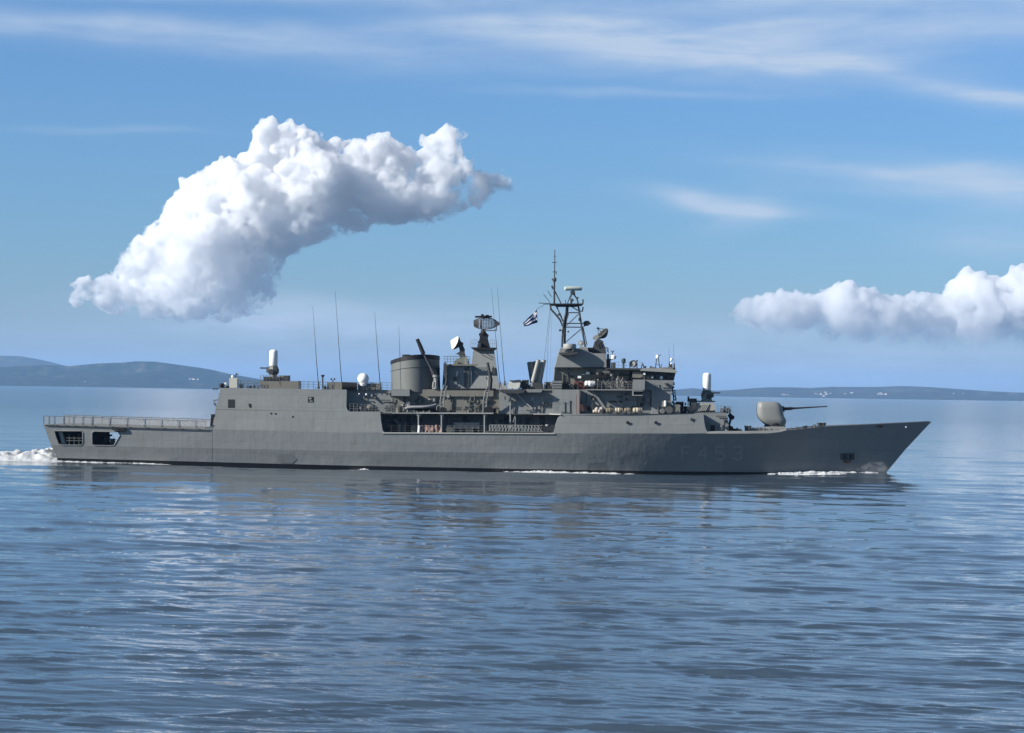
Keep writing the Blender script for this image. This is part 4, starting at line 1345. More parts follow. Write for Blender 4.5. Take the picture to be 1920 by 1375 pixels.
# wing deck over it
m = MB(); m.prism([(1100, 729.8), (1209, 730.3), (1209, 732.6), (1100, 732)], -7.2, -5.0)
wing = part('bridge_wing_deck', m, GREY, frigate)
m = MB(); m.prism([(1186.8, 711.8), (1209.5, 712.2), (1208.5, 731.5), (1186.8, 731.8)], -7.25, -7.0, .05); m.prism([(1207.5, 712.2), (1209.5, 712.2), (1208.5, 731.5), (1207, 731.5)], -7.0, -5.0)
part('wing_bulwark', m, GREY, wing)
m = MB(); m.prism([(1185.8, 732.5), (1205, 732.5), (1205, 734), (1187.8, 734), (1187.8, 740.8), (1205, 740.8), (1205, 742.3), (1185.8, 742.3)], -7.2, -5.6)
part('wing_bracket', m, LGREY, wing)
m = MB(); m.box(1188, 734, 1204.5, 741, -6.9, -5.6)
part('bracket_recess', m, BLACK, wing)
railing(wing, (1120, 730), (1186, 730.4), -7.1, 1.0, 9, 3, .03)
# tower block
m = MB(); m.prism([(1041, 689.2), (1137, 688.8), (1137, 731), (1037.5, 731)], -3.0, 3.0)
tlow = part('bridge_tower', m, GREY2, frigate)
m = MB(); m.prism([(1050.5, 653.2), (1092, 653.5), (1099, 655), (1105, 660.5), (1112, 662.5), (1137, 663), (1137, 689.3), (1040.5, 689.8)], -4.1, 4.1, .10)
tup = part('tower_upper_block', m, GREY, tlow)
m = MB(); m.prism([(1041, 688.3), (1137, 688.3), (1137, 690.4), (1041, 690.4)], -4.2, 4.2)
part('tower_ledge', m, DGREY, tlow)
m = MB(); m.tp([(1066, 691, -3.05), (1066, 731, -3.05)], .05)
part('wall_pipe', m, DGREY, tlow)
# round sponson with grey drum
m = MB(); m.prism([(1048, 661.5), (1083, 660), (1082.5, 663.5), (1070, 666.5), (1052, 666)], -6.0, -3.8)
sp = part('drum_sponson', m, DGREY, tup)
c = P(1068, 654.5, -5.0); m = MB(); m.lathe(c, (0, 0, 1), [(.85, 0), (.88, .08), (.88, .55), (.80, .66), (.2, .7)], 20)
part('jammer_drum', m, LGREY, sp, 40)
m = MB(); m.lathe(P(1068, 661, -5), (0, 0, 1), [(.4, 0), (.4, .5)], 10); m.ball(P(1061, 658.3, -5.7), .17); m.ball(P(1075, 658.3, -5.7), .17); m.box(1064, 656.5, 1072, 661.5, -5.6, -4.6)
part('drum_support', m, DGREY, sp)
m = MB(); c = P(1089, 644, -2.0)
m.tube([c + Vector((.33 * math.cos(a), 0, .33 * math.sin(a))) for a in [2 * math.pi * k / 16 for k in range(17)]], .07, 6); m.ball(c + Vector((.1, .1, 0)), .22); m.tp([(1088, 649, -2), (1088, 655, -2)], .1)
part('direction_finder', m, LGREY, tup)
m = MB(); m.prism([(1084, 653.5), (1090, 650), (1101, 651), (1104, 660), (1098, 661)], -3.6, -2.0)
part('mast_foot_locker', m, LGREY, tup)

# ------------------------------------------------------------------ foremast
m = MB()
ya = -1.3
leg = [(1053.5, 652, ya), (1054.5, 632, ya), (1056.5, 608, ya), (1061, 588, ya), (1063.2, 571, ya)]
for yy in (-1.3, 1.3):
    m.tp([(x, y, yy) for x, y, _ in leg], .13, 8)
    m.tp([(x + 5.2 - 4 * (652 - y) / 81, y, yy + .35) for x, y, _ in leg], .17, 8)
    m.tp([(1097.5, 652, yy), (1090.5, 612, yy), (1084, 571, yy)], .13, 8)
    m.tp([(1054.5, 612, yy), (1050, 600, yy), (1042, 590, yy), (1033, 580, yy), (1031.5, 572, yy)], .13, 8)
    m.tp([(1056, 604, yy), (1050.5, 590, yy), (1045, 578, yy), (1041, 571, yy)], .10, 8)
    for (a, b) in (((1064, 586.5), (1086, 586.5)), ((1062, 606.6), (1089.5, 606.8)), ((1061, 613.6), (1091, 613.8))):
        m.tp([(*a, yy), (*b, yy)], .085, 6)
    for (a, b) in (((1062, 611), (1086, 588)), ((1060.5, 642), (1091, 616)), ((1086, 584), (1068, 573)), ((1063, 598), (1066, 588))):
        m.tp([(*a, yy), (*b, yy)], .075, 6)
for (x, y) in ((1063, 586.5), (1086, 586.5), (1062, 607), (1090, 607), (1061, 630), (1094, 630)):
    m.tp([(x, y, -1.3), (x, y, 1.3)], .07, 6)
m.tp([(1093, 613, -.6), (1097, 630, -.6), (1100.8, 648, -.6)], .06)
mast = part('lattice_mast', m, DGREY, frigate, 40)
m = MB(); m.prism([(1031.5, 569.2), (1092.7, 569.2), (1092.7, 572), (1031.5, 572)], -1.9, 1.9); m.prism([(1040, 572), (1086, 572), (1082, 574.5), (1046, 574.5)], -1.5, 1.5)
part('mast_platform', m, BLACK, mast)
m = MB()
m.tp([(1039.3, 569, 0), (1039.3, 540, 0), (1039.6, 522, 0)], .13, 8, .12); m.tp([(1039.6, 522, 0), (1039.9, 500, 0), (1040.3, 468.5, 0)], .085, 8, .05)
m.lathe(P(1039.6, 528.5, 0), (0, 0, 1), [(.15, 0), (.26, .1), (.26, .35), (.15, .45)], 10); m.ball(P(1035.8, 524, 0), .12); m.ball(P(1042.2, 522.5, 0), .12); m.tp([(1035.8, 524, 0), (1042.2, 522.5, 0)], .06)
m.tp([(1034.8, 492.5, 0), (1044.8, 492.2, 0)], .05); m.tp([(1036.5, 510.2, 0), (1043.5, 510, 0)], .06); m.tp([(1043, 509, 0), (1043, 514.5, 0)], .05); m.tp([(1037.3, 481, 0), (1042.6, 481, 0)], .035)
m.tp([(1035, 537, .2), (1044, 553, .1), (1051.8, 569, 0)], .085); m.tp([(1034.5, 536, 0), (1037, 542, 0)], .12)
part('pole_mast', m, DGREY, mast, 40)
for nm_, pts_, r_ in (('wire_aerial', [(1019, 552, -.5), (1026, 560.5, -.5), (1031.8, 568, -.5)], .045), ('wire_aerial', [(1027.3, 545, .4), (1030.5, 552, .4), (1035.5, 557.5, .4)], .045),
        ('signal_yard', [(1009.8, 568.4, 0), (1031.8, 569.6, 0)], .06), ('signal_yard', [(1018.2, 571.5, -.8), (1032, 570.5, -.8)], .04), ('mast_horn', [(1092.7, 571, 0), (1093.2, 561.5, 0)], .10),
        ('mast_horn', [(1088, 583.5, 0), (1092, 584, 0), (1093.3, 576, 0)], .10), ('wire_aerial', [(1060.5, 569, 0), (1060.5, 562.5, 0)], .05)):
    m = MB(); m.tp(pts_, r_); part(nm_, m, DGREY, mast)
m = MB(); m.tp([(1071, 569, -1), (1071, 560, -1)], .14); m.ball(P(1073, 563, -1), .2)
part('mast_lamp', m, DGREY, mast)

m = MB()
m.tp([(1072, 550, 0), (1070.5, 556, 0), (1067, 561.5, 0)], .09); m.tp([(1075, 551, 0), (1081.5, 560, 0), (1084, 569, 0)], .11); m.tp([(1070, 553, 0.3), (1064, 569, .3)], .06); m.tp([(1080, 558.5, 0), (1085, 558.5, 0)], .12)
m.lathe(P(1074, 553, 0), (0, 0, 1), [(.30, 0), (.36, .12), (.22, .25), (.2, .55)], 10); m.box(1069.5, 546.5, 1078.5, 549.5, -.3, .3)
nr = part('navigation_radar', m, DGREY, mast)
m = MB(); a = P(1059, 541.2, -.35); b = P(1090.5, 541.2, .5)
m.lathe(a, b - a, [(.24, 0), (.29, .06), (.29, (b - a).length - .08), (.22, (b - a).length)], 14)
part('radar_scanner', m, paint('pale_green_grey', (.40, .46, .43), .45, .05), nr, 40)
m = MB(); m.prism([(1094, 604), (1098, 601.5), (1104, 602), (1108, 607), (1103, 611), (1094.5, 612)], -.25, .25); m.tp([(1089, 607, 0), (1097, 606, 0)], .08); m.tp([(1094, 612.5, -.3), (1108, 606.5, -.3)], .06)
part('side_radar', m, DGREY, mast)
m = MB(); m.ball(P(1050, 619.5, -1.6), .17); m.ball(P(1065.5, 622, -1.6), .14); m.tp([(1050, 619.5, -1.6), (1056, 619.5, -1.4)], .05); m.tp([(1086, 596.5, -1.4), (1086, 602, -1.4)], .12); m.box(1046, 588, 1052, 592, -1.6, -1.1)
part('mast_lamp', m, DGREY, mast)
m = MB(); m.tp([(1030.9, 580, -1.2), (1025.5, 630, -1.7), (1020, 676, -2.4)], .022, 4); m.tp([(1033, 581, -1.2), (1028, 632, -1.9), (1024.8, 716, -2.8)], .020, 4); m.tp([(1035.5, 583, -1.0), (1033, 640, -1.6), (1031, 716, -2.5)], .010, 4)
part('halyard', m, DGREY, mast)

# forward director
m = MB(); m.prism([(1108, 663), (1110, 655), (1113, 648.5), (1115, 641), (1122, 634.5), (1131, 640), (1132, 645), (1135.5, 652), (1137, 663)], -2.2, -.6, .08)
dm2 = part('director_mount', m, DGREY, frigate)
m = MB(); m.tp([(1117, 642, -2.3), (1121, 652, -2.3)], .05); m.tp([(1120, 639, -2.3), (1125, 650, -2.3)], .05); m.box(1102, 652, 1112, 662.5, -3.0, -1.8)
part('equipment_box', m, BLACK, dm2)
director(dm2, P(1129, 624.5, -1.5), (-.66, -.30, .69), .95, False, None)
m = MB(); m.prism([(1111, 634), (1114, 630), (1120, 627.5), (1124, 631), (1119, 637), (1114, 638)], -2.0, -1.4)
part('tracking_camera', m, LGREY, dm2)
m = MB(); m.tp([(1136, 653, -2), (1138, 651, -2), (1139, 660, -2)], .06); m.tp([(1140.5, 653, -2), (1141, 663, -2)], .04)
part('lamp_bracket', m, DGREY, dm2)

# ------------------------------------------------------------------ bridge
m = MB(); m.prism([(1137, 690.3), (1205, 690.6), (1205, 694), (1200, 694.2), (1137, 693)], -6.0, 5.0); 
broof = part('bridge_roof', m, DGREY, frigate)
m = MB(); m.prism([(1201, 694), (1207, 690.4), (1240, 690.8), (1266, 693.5), (1270.8, 697.8), (1268, 699.3), (1201, 695.4)], -6.6, 6.6)
part('bridge_roof_brow', m, LGREY, broof)
m = MB(); m.prism([(1205, 694.5), (1267, 698.5), (1263.5, 714), (1205, 713)], -5.6, 5.6)
wh = part('wheelhouse', m, DGREY, frigate)
m = MB(); m.prism([(1205, 712.5), (1263.5, 713.3), (1259.5, 731.5), (1205, 731.5)], -5.9, 5.9)
part('wheelhouse_lower_wall', m, GREY, wh)
for x0, x1 in ((1209, 1216), (1218.5, 1226), (1229, 1237.5), (1240, 1248), (1250.5, 1258)):
    m = MB(); m.prism([(x0, 702), (x1, 702.3), (x1 - .4, 711.5), (x0, 711.2)], -5.66, -5.58)
    w = part('bridge_window', m, GLASS, wh)
    m = MB(); q = [P(x, y, -5.68) for x, y in ((x0, 702), (x1, 702.3), (x1 - .4, 711.5), (x0, 711.2), (x0, 702))]
    m.tube(q, .045, 4); part('window_frame', m, DGREY, w)
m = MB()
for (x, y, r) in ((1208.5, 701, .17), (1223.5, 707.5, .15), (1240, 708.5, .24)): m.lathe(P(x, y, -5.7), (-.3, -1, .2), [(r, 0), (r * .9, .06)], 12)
part('window_glint', m, paint('painted_glare', (.55, .6, .62), .2, .05), wh)  # sky reflections on the bridge windows, put in as pale discs
m = MB(); m.prism([(1186, 697), (1203, 697), (1207, 706), (1200, 709), (1186, 708)], -5.6, -4.6)
part('wing_shelter', m, GREY2, wh)
m = MB(); m.prism([(1258.5, 718), (1264.5, 716.5), (1265.5, 722), (1259, 724)], -3.5, -2)
part('horn_box', m, LGREY, wh)
m = MB()
m.tp([(1260, 724, -3.5), (1262.5, 740, -3.5), (1263.5, 752, -3.5)], .09); m.tp([(1257.5, 732.5, -3.5), (1267.5, 732, -3.5)], .07); m.tp([(1265, 734, -3.5), (1267.5, 752, -3.5)], .07); m.tp([(1259, 738, -3.5), (1267, 746, -3.5)], .05); m.ball(P(1261.5, 726.5, -3.5), .2); m.tp([(1260, 754, -3.5), (1269, 747, -3.5)], .06)
part('forward_ladder', m, BLACK, wh)
# wing deck: bulkheads, lamps, lockers
m = MB(); m.prism([(1118, 692.3), (1207, 692.6), (1207, 731), (1118, 731)], -4.4, -4.0)
wbk = part('wing_bulkhead', m, GREY2, wing)
clutter(wbk, 1112, 1150, 731, -5.6, 14, 7, 20, 31, (DGREY, BLACK, DGREY, GREY2))
clutter(wbk, 1172, 1187, 731, -5.6, 8, 6, 18, 33, (DGREY, BLACK, DGREY))
clutter(wbk, 1060, 1085, 731, -4.0, 8, 5, 14, 34, (DGREY, GREY2))
m = MB()
for a, b, c, d in ((1112, 703, 1137, 709.5), (1122, 697, 1128, 704), (1108, 709, 1115, 716), (1131, 701, 1138, 707)): m.box(a, b, c, d, -4.8, -4.2)
part('cable_trunk', m, BLACK, wbk)
for q4 in ((1083.3, 705.2, 1089.5, 709.5), (1092, 701.5, 1096.5, 703), (1098.2, 697.8, 1105.4, 702.3)):
    m = MB(); m.box(*q4, -3.5, -3.2); part('notice_board', m, WHITE, tlow)
m = MB(); m.prism([(1071, 731), (1074, 720), (1082, 715), (1095, 716), (1096, 731)], -3.5, -3.05)
part('fire_hose_rack', m, RED, tlow)
m = MB(); m.tp([(1076, 731, -3.7), (1078, 716, -3.7), (1084, 714.5, -3.7), (1086, 731, -3.7)], .06); m.tp([(1081, 716, -3.7), (1085, 719, -3.7)], .05)
part('hose', m, RED, tlow)
m = MB(); m.tp([(1121.5, 711, -5.5), (1121.5, 721, -5.5)], .10); m.tp([(1146.5, 702, -5.5), (1146.5, 705, -5.5)], .14)
part('lamp_post', m, LGREY, wbk)
# roof equipment
m = MB(); m.tp([(1150, 691, -3.5), (1150, 680, -3.5)], .3, 8); m.box(1137.5, 673, 1145, 691, -3.6, -2.4); m.box(1138.5, 664, 1142, 674, -3.4, -2.6)
eq = part('roof_stand', m, DGREY, broof)
m = MB(); m.lathe(P(1150, 673.8, -3.5), (0, 0, 1), [(.30, 0), (.34, .08), (.34, .42), (.24, .54), (.05, .58)], 14)
part('white_drum', m, WHITE, eq, 40)
m = MB(); m.tp([(1148.5, 669, -3.2), (1148.5, 659, -3.2)], .05); m.prism([(1145, 656.5), (1148.5, 659.5), (1152.5, 656.5), (1150, 661), (1147, 660.5)], -3.3, -3.1)
m.tp([(1137.8, 675.5, -3.6), (1148, 674.5, -3.6), (1156, 669, -3.6)], .06)
part('wind_vane', m, DGREY, eq)
m = MB(); m.lathe(P(1169, 692, -4.2), (0, 0, 1), [(.2, 0), (.13, .1), (.13, .75), (.26, .85), (.30, 1.15), (.24, 1.38), (.1, 1.42)], 12)
part('bearing_sight', m, flat_mat('dark_teal_cover', (.02, .05, .06), .5), broof, 40)
m = MB(); c = P(1187.5, 683, -3.8)
m.tube([c + Vector((.5 * math.cos(a), -.1, .46 * math.sin(a))) for a in [math.pi * k / 14 - .3 for k in range(16)]], .08, 6)
m.tp([(1181, 692, -3.8), (1181, 680, -3.8)], .08); m.tp([(1194.5, 692, -3.8), (1194, 680, -3.8)], .08); m.tp([(1192, 678, -3.8), (1196, 675.5, -3.8)], .09)
sl = part('searchlight_yoke', m, DGREY, broof)
m = MB(); m.lathe(c + Vector((0, .1, -.05)), (-.5, -1, .2), [(.36, -.3), (.4, 0), (.4, .25), (.34, .28)], 16)
part('searchlight', m, LGREY, sl, 40)
m = MB(); m.tp([(1202.5, 690.5, -4), (1205, 680, -4), (1207, 690.5, -4)], .08); m.ball(P(1205, 684, -4), .14)
part('signal_horn', m, DGREY, broof)
m = MB(); m.tp([(1228.5, 691, -3), (1231.5, 672, -3)], .06); m.tp([(1237.3, 691, -3), (1234.3, 672, -3)], .06); m.tp([(1229.5, 684, -3), (1236.3, 684, -3)], .04); m.tp([(1238, 690, -3), (1241, 683, -3)], .05); m.tp([(1234, 668, -3), (1239, 665.5, -3)], .06)
tr = part('dome_tripod', m, DGREY, broof)
m = MB(); c = P(1232.7, 669, -3); m.lathe(c - Vector((0, 0, .2)), (0, 0, 1), [(.2, 0), (.23, .15), (.17, .33), (.05, .42)], 12); m.ball(P(1230.5, 665, -3), .07)
part('radome', m, WHITE, tr, 50)
m = MB(); m.tp([(1257.5, 695, -3), (1258, 683, -3)], .1); m.box(1255.5, 684, 1261, 692, -3.2, -2.8)
sp2 = part('sensor_post', m, DGREY, broof)
m = MB(); m.lathe(P(1258.3, 677, -3), (.2, -.3, 1), [(.12, 0), (.17, .1), (.17, .32), (.1, .4)], 12); m.ball(P(1258.5, 682, -3), .14)
part('camera_ball', m, WHITE, sp2, 50)
railing(broof, (1152, 691), (1202, 691), -5.6, .85, 8, 2, .022)
clutter(broof, 1207, 1255, lambda x: 690.6 + (x - 1207) * .05, -3.2, 6, 2, 5, 41, (DGREY, LGREY, GREY2), wmin=2, wmax=7)
m = MB(); m.box(1239, 689, 1262, 693.5, -4, 0)
part('roof_locker', m, GREY2, broof)

# ------------------------------------------------------------------ forward gun deck house
m = MB()
fwd2 = [(1258, 776.6), (1300, 774.5), (1362, 774.2), (1365, 783), (1367, 812.5), (1258, 813)]
m.prism(fwd2, -5.2, 5.2, .03)
fhouse = part('forward_gun_house', m, GREY, frigate)
m = MB(); m.box(1332.5, 797.5, 1341, 811.5, -5.32, -5.2)
part('side_door', m, BLACK, fhouse)
m = MB(); m.tp([(1341.8, 797, -5.35), (1341.8, 812, -5.35)], .06); m.tp([(1361, 797, -5.3), (1361, 812, -5.35)], .04)
part('door_frame', m, LGREY, fhouse)
m = MB(); m.prism([(1300, 774.8), (1302, 768), (1305, 756), (1338, 755.5), (1341, 764), (1341.5, 774.5)], -4.6, .5, .12)
gp2 = part('gun_platform', m, paint('platform_paint', (.30, .285, .25), .6, .12, .1), frigate)
m = MB(); m.prism([(1298, 774.8), (1296, 755), (1304, 754.5), (1306, 757), (1303, 769)], -4.9, -3.6); m.box(1294, 747.5, 1306.5, 756, -4.2, -2.6)
part('ammunition_locker', m, DGREY, gp2)
m = MB()
for k in range(5):
    x = 1309 + k * 3.3; m.tp([(x, 771, -4.75), (x + 7.5, 758, -4.5)], .06)
m.tp([(1303, 773, -4.8), (1310, 771, -4.8)], .06)
part('access_ladder', m, LGREY, gp2)
m = MB(); m.prism([(1303.5, 751.5), (1341, 752), (1341, 754.2), (1303.5, 754)], -4.5, .3); m.prism([(1316, 770.5), (1341, 769.8), (1341, 772), (1316, 773)], -4.7, -4)
part('gun_ring', m, BLACK, gp2)
close_in_gun(gp2, 1325, 698.3, 753.5, -2.2, 1, 1.05)
m = MB(); m.prism([(1314, 752), (1320, 740), (1324, 738), (1331, 740), (1336, 752)], -2.9, -2.6)
part('mount_shield', m, paint('shield_paint', (.24, .235, .21), .5, .15), gp2)
clutter(fhouse, 1270, 1296, 775, -4.6, 16, 6, 20, 51, (BLACK, DGREY, BLACK, DGREY))
clutter(fhouse, 1234, 1256, 775.5, -6.2, 9, 6, 14, 52, (DGREY, GREY2, LGREY), wmin=3, wmax=6)
m = MB(); m.tp([(1247, 762, -6.4), (1247.5, 751.5, -6.4)], .16); 
part('rolled_canvas', m, WHITE, fhouse)
m = MB(); m.box(1241, 752, 1258, 764, -6.2, -5.2)
part('deck_locker', m, GREY2, fhouse)
m = MB(); m.box(1259.5, 759, 1275, 776, -6.0, -4.8)
lk = part('deck_locker', m, GREY2, fhouse)
m = MB(); m.tp([(1290.5, 753.5, -3.5), (1290.8, 743.5, -3.5)], .13); m.tp([(1290, 775, -3.5), (1290.3, 754, -3.5)], .06)
part('stand_pipe', m, DGREY, fhouse)
m = MB(); m.prism([(1262, 752), (1270, 760), (1268, 762), (1260, 756)], -5.2, -4.8); m.box(1268, 753.5, 1282, 760.5, -4.2, -3)
part('winch_cover', m, DGREY, fhouse)
railing(fhouse, (1345, 775), (1372, 777), -4.6, 1.0, 6, 3, .03)
clutter(fhouse, 1348, 1370, 775.5, -4.2, 12, 5, 13, 53, (BLACK, DGREY, GREY2), wmin=2, wmax=5)
m = MB()
m.tp([(1366, 778, -3.6), (1370, 786, -3.6), (1367, 798, -3.6), (1373, 806, -3.6)], .16, 6); m.ball(P(1373, 783, -3.6), .35, 1); m.ball(P(1369, 779, -3.2), .3, 1); m.prism([(1366, 797), (1374, 800), (1379, 812), (1366, 812.5)], -4.4, -3.2)
m.prism([(1376, 804), (1389, 804.5), (1387, 812), (1376, 812.4)], -3.6, -2.6)
part('foredeck_fitting', m, BLACK, fhouse)
clutter(fhouse, 1366, 1388, 812.5, -4.0, 7, 4, 11, 54, (BLACK, DGREY))

# ------------------------------------------------------------------ main gun
def gun():
    # shield: stack of rounded sections measured from the photograph
    secs = [  # py, px left, px right, half breadth, front rounding
        (753.6, 1427, 1456, 1.05), (755.0, 1423.2, 1460.5, 1.30), (758.5, 1421.3, 1464.8, 1.45), (766, 1420.6, 1468.2, 1.5), (775, 1420.8, 1469.8, 1.5), (781, 1421.8, 1471, 1.5),
        (786, 1424.5, 1474.5, 1.5), (790, 1428.0, 1475.2, 1.45), (793.5, 1432, 1474.4, 1.35), (797.5, 1437, 1472.5, 1.2)]
    N = 28; rows = []
    for (py, a, b, hw) in secs:
        pa, pb = P(a, py, -1.0), P(b, py, -1.0); cx = (pa.x + pb.x) / 2; ax = (pb.x - pa.x) / 2; z = (pa.z + pb.z) / 2
        row = []
        for k in range(N):
            t = 2 * math.pi * k / N; ca, sa = math.cos(t), math.sin(t); e = 2 / 5.2 if ca < 0 else 2 / 3.4
            row.append(Vector((cx + ax * math.copysign(abs(ca) ** e, ca), hw * 1.0 * math.copysign(abs(sa) ** (2 / 4.2), sa), z)))
        rows.append(row)
    m = MB(); V = [v for r in rows for v in r]; F = []
    for i in range(len(rows) - 1):
        for k in range(N): F.append((i * N + k, (i + 1) * N + k, (i + 1) * N + (k + 1) % N, i * N + (k + 1) % N))
    F.append(tuple(range(N))); F.append(tuple((len(rows) - 1) * N + k for k in range(N - 1, -1, -1)))
    m.add(V, F)
    g = part('main_gun', m, GUNGREY, frigate, 50)
    m = MB(); c = P(1452.5, 800.5, 0)
    m.lathe(c, (0, 0, 1), [(1.45, 0), (1.45, .15), (1.35, .2), (1.35, .55)], 24)
    part('turret_ring', m, BLACK, g, 40)
    m = MB(); a, b = P(1467, 767.2, 0), P(1551, 762.2, 0)
    m.tube([a, a.lerp(b, .23), a.lerp(b, .235), b], .17, 10, .17)
    m = MB(); t = b - a; L = t.length
    m.lathe(a, t, [(.21, 0), (.21, L * .20), (.15, L * .23), (.12, L * .3), (.075, L * .97), (.10, L * .975), (.10, L)], 12)
    part('gun_barrel', m, BLACK, g, 40)
    m = MB(); m.prism([(1464.5, 761), (1470.5, 762.5), (1471.5, 772), (1466, 773)], -.45, .45)
    part('gun_mantlet', m, DGREY, g)
    return g
gun()
railing(frigate, (1398, 812.5), (1470, 810), -3.6, .75, 12, 3, .035, 'gun_deck_railing', LGREY)
m = MB(); m.prism([(1402, 803.5), (1440, 801.5), (1472, 800.6), (1473, 810), (1402, 812)], -2.8, -2.5); 
part('spray_shield', m, LGREY, frigate)
clutter(frigate, 1400, 1470, 811, -3.2, 9, 4, 9, 61, (LGREY, GREY2, DGREY), name='foredeck_fitting', wmin=2, wmax=4)
for x in (1399, 1405):
    m = MB(); m.lathe(P(x, 812, -3.8), (0, 0, 1), [(.2, 0), (.2, .75), (.27, .78), (.27, .95)], 10); part('mooring_bollard', m, DGREY, frigate, 40)
clutter(frigate, 1478, 1530, lambda x: lin(L4, x), -3.3, 13, 3, 7, 62, (DGREY, GREY2, DGREY), name='foredeck_fitting', wmin=1.5, wmax=4)
m = MB(); 
for x in (1536.5, 1544): m.lathe(P(x, 801, -3.3), (0, 0, 1), [(.30, 0), (.28, .35), (.36, .45), (.36, .58)], 12)
m.box(1534.5, 797, 1546.5, 803, -3.7, -3.2)
part('mooring_bitts', m, DGREY, frigate, 40)
m = MB()
V = []; F = []
for i, x in enumerate((1546, 1580, 1620, 1660, 1700, 1742)):
    y = lin(L4, x)
    hb = ip(H4, x); V += [P(x, y - .2, -hb - .02), P(x, y - 1.4, -hb - .01), P(x, y - 1.4, -hb + .12), P(x, y - .2, -hb + .12)]
for i in range(5):
    for k in range(4): F.append((i * 4 + k, i * 4 + (k + 1) % 4, i * 4 + 4 + (k + 1) % 4, i * 4 + 4 + k))
m.add(V, F); part('bow_rail', m, GREY, hull)
# ------------------------------------------------------------------ things carried on board
# flag
def build_flag():
    n, k = 28, 18
    V = []; blue = []
    for j in range(k + 1):
        v = j / k
        for i in range(n + 1):
            u = i / n
            top = (1006.2 - 25.5 * u, 580.6 + 24.5 * u ** 0.9); bot = (1007.6 - 25.0 * u, 605.2 + 8.0 * u)
            px = top[0] * (1 - v) + bot[0] * v; py = top[1] * (1 - v) + bot[1] * v + 0.9 * math.sin(u * 9 + v * 2) * u
            V.append(P(px, py, 0.4 + 0.35 * math.sin(u * 8.5 + v * 1.5) * (0.3 + u)))
    F = []; mi = []
    for j in range(k):
        for i in range(n):
            F.append((j * (n + 1) + i, j * (n + 1) + i + 1, (j + 1) * (n + 1) + i + 1, (j + 1) * (n + 1) + i))
            u, v = (i + .5) / n, (j + .5) / k
            stripe = int(v * 5)
            b = stripe % 2 == 0
            if v < 0.5 and u < 0.36:
                b = not (abs(u - 0.18) < 0.06 or abs(v - 0.25) < 0.07)
            mi.append(0 if b else 1)
    m = MB(); m.v = V; m.f = F; m.mi = mi
    def fm(name, col):
        mt, t = new_mat(name)
        d = t.n('ShaderNodeBsdfDiffuse'); d.inputs[0].default_value = (*col, 1)
        tr = t.n('ShaderNodeBsdfTranslucent'); tr.inputs[0].default_value = (*col, 1)
        t.n('ShaderNodeOutputMaterial', ins={0: t.n('ShaderNodeMixShader', ins={0: 0.5, 1: d.outputs[0], 2: tr.outputs[0]}).outputs[0]})
        return mt
    base = P(1006.8, 593, 0.4)
    o = link('flag', m.mesh('flag', base), [fm('flag_blue', (0.008, 0.03, 0.12)), fm('flag_white', (0.92, 0.92, 0.92))], None, 60)
    o.location = base
    tag(o, 'blue and white striped flag with a cross flying beside the lattice mast', 'flag')
    m = MB(); m.tp([(1006, 580.5, .4), (1018, 573.8, 0), (1019, 571.6, -.5)], .03, 5); m.tp([(1006.2, 580, .4), (1007.6, 605.5, .4)], .04, 5)
    me = m.mesh('flag_line', base); l = link('flag_line', me, DGREY, o)
build_flag()

# inflatable boat on the boat deck
def boat():
    Y0 = -6.45
    root_p = P(789, 773.3, Y0)
    root = empty('inflatable_boat', root_p)
    tag(root, 'small grey inflatable boat with a dark underside lying on the boat deck', 'boat')
    def put(name, mb, mt, sm=None):
        o = link(name, mb.mesh(name, root_p), mt, root, sm); return o
    L = [(760, 767.4), (764, 764.6), (775, 763.6), (790, 763.4), (803, 762.6), (812, 760.8), (817.5, 759)]
    m = MB()
    for s in (-1, 1):
        m.tube([P(x, y, Y0 + s * (.72 if x < 803 else .72 * (818.5 - x) / 15.5 * .9 + .05)) for x, y in L], .21, 10, .17)
    put('buoyancy_tube', m, paint('inflatable_grey', (.26, .255, .26), .6, .05), 50)
    m = MB()
    secs = []
    for x, y in L[1:]:
        w = .62 if x < 803 else .62 * (818.5 - x) / 15.5 + .03
        d = 6.5 if x < 805 else 3.0
        secs.append([P(x, y + 1, Y0 - w), P(x - (2 if x > 805 else 0), y + d, Y0), P(x, y + 1, Y0 + w)])
    V = [p for s in secs for p in s]; F = []
    for i in range(len(secs) - 1):
        for k in range(2): F.append((i * 3 + k, i * 3 + 3 + k, i * 3 + 4 + k, i * 3 + 1 + k))
        F.append((i * 3 + 2, i * 3 + 5, i * 3 + 3, i * 3))
    F.append((0, 1, 2)); m.add(V, F)
    put('keel', m, BLACK)
    m = MB(); m.box(763.5, 761, 767, 766, Y0 - .25, Y0 + .25); m.tp([(765, 766, Y0), (764.5, 773.5, Y0)], .10); m.lathe(P(764.2, 773, Y0), (-1, 0, 0), [(.12, 0), (.05, .2)], 8)
    put('outboard_motor', m, LGREY)
    m = MB()
    for x in (771, 781, 793, 804): m.box(x, 769.5, x + 1.6, 773.4, Y0 - .6, Y0 + .6)
    m.box(769, 772.3, 808, 773.4, Y0 - .5, Y0 - .3)
    part('boat_cradle', m, LGREY, shelf)
boat()

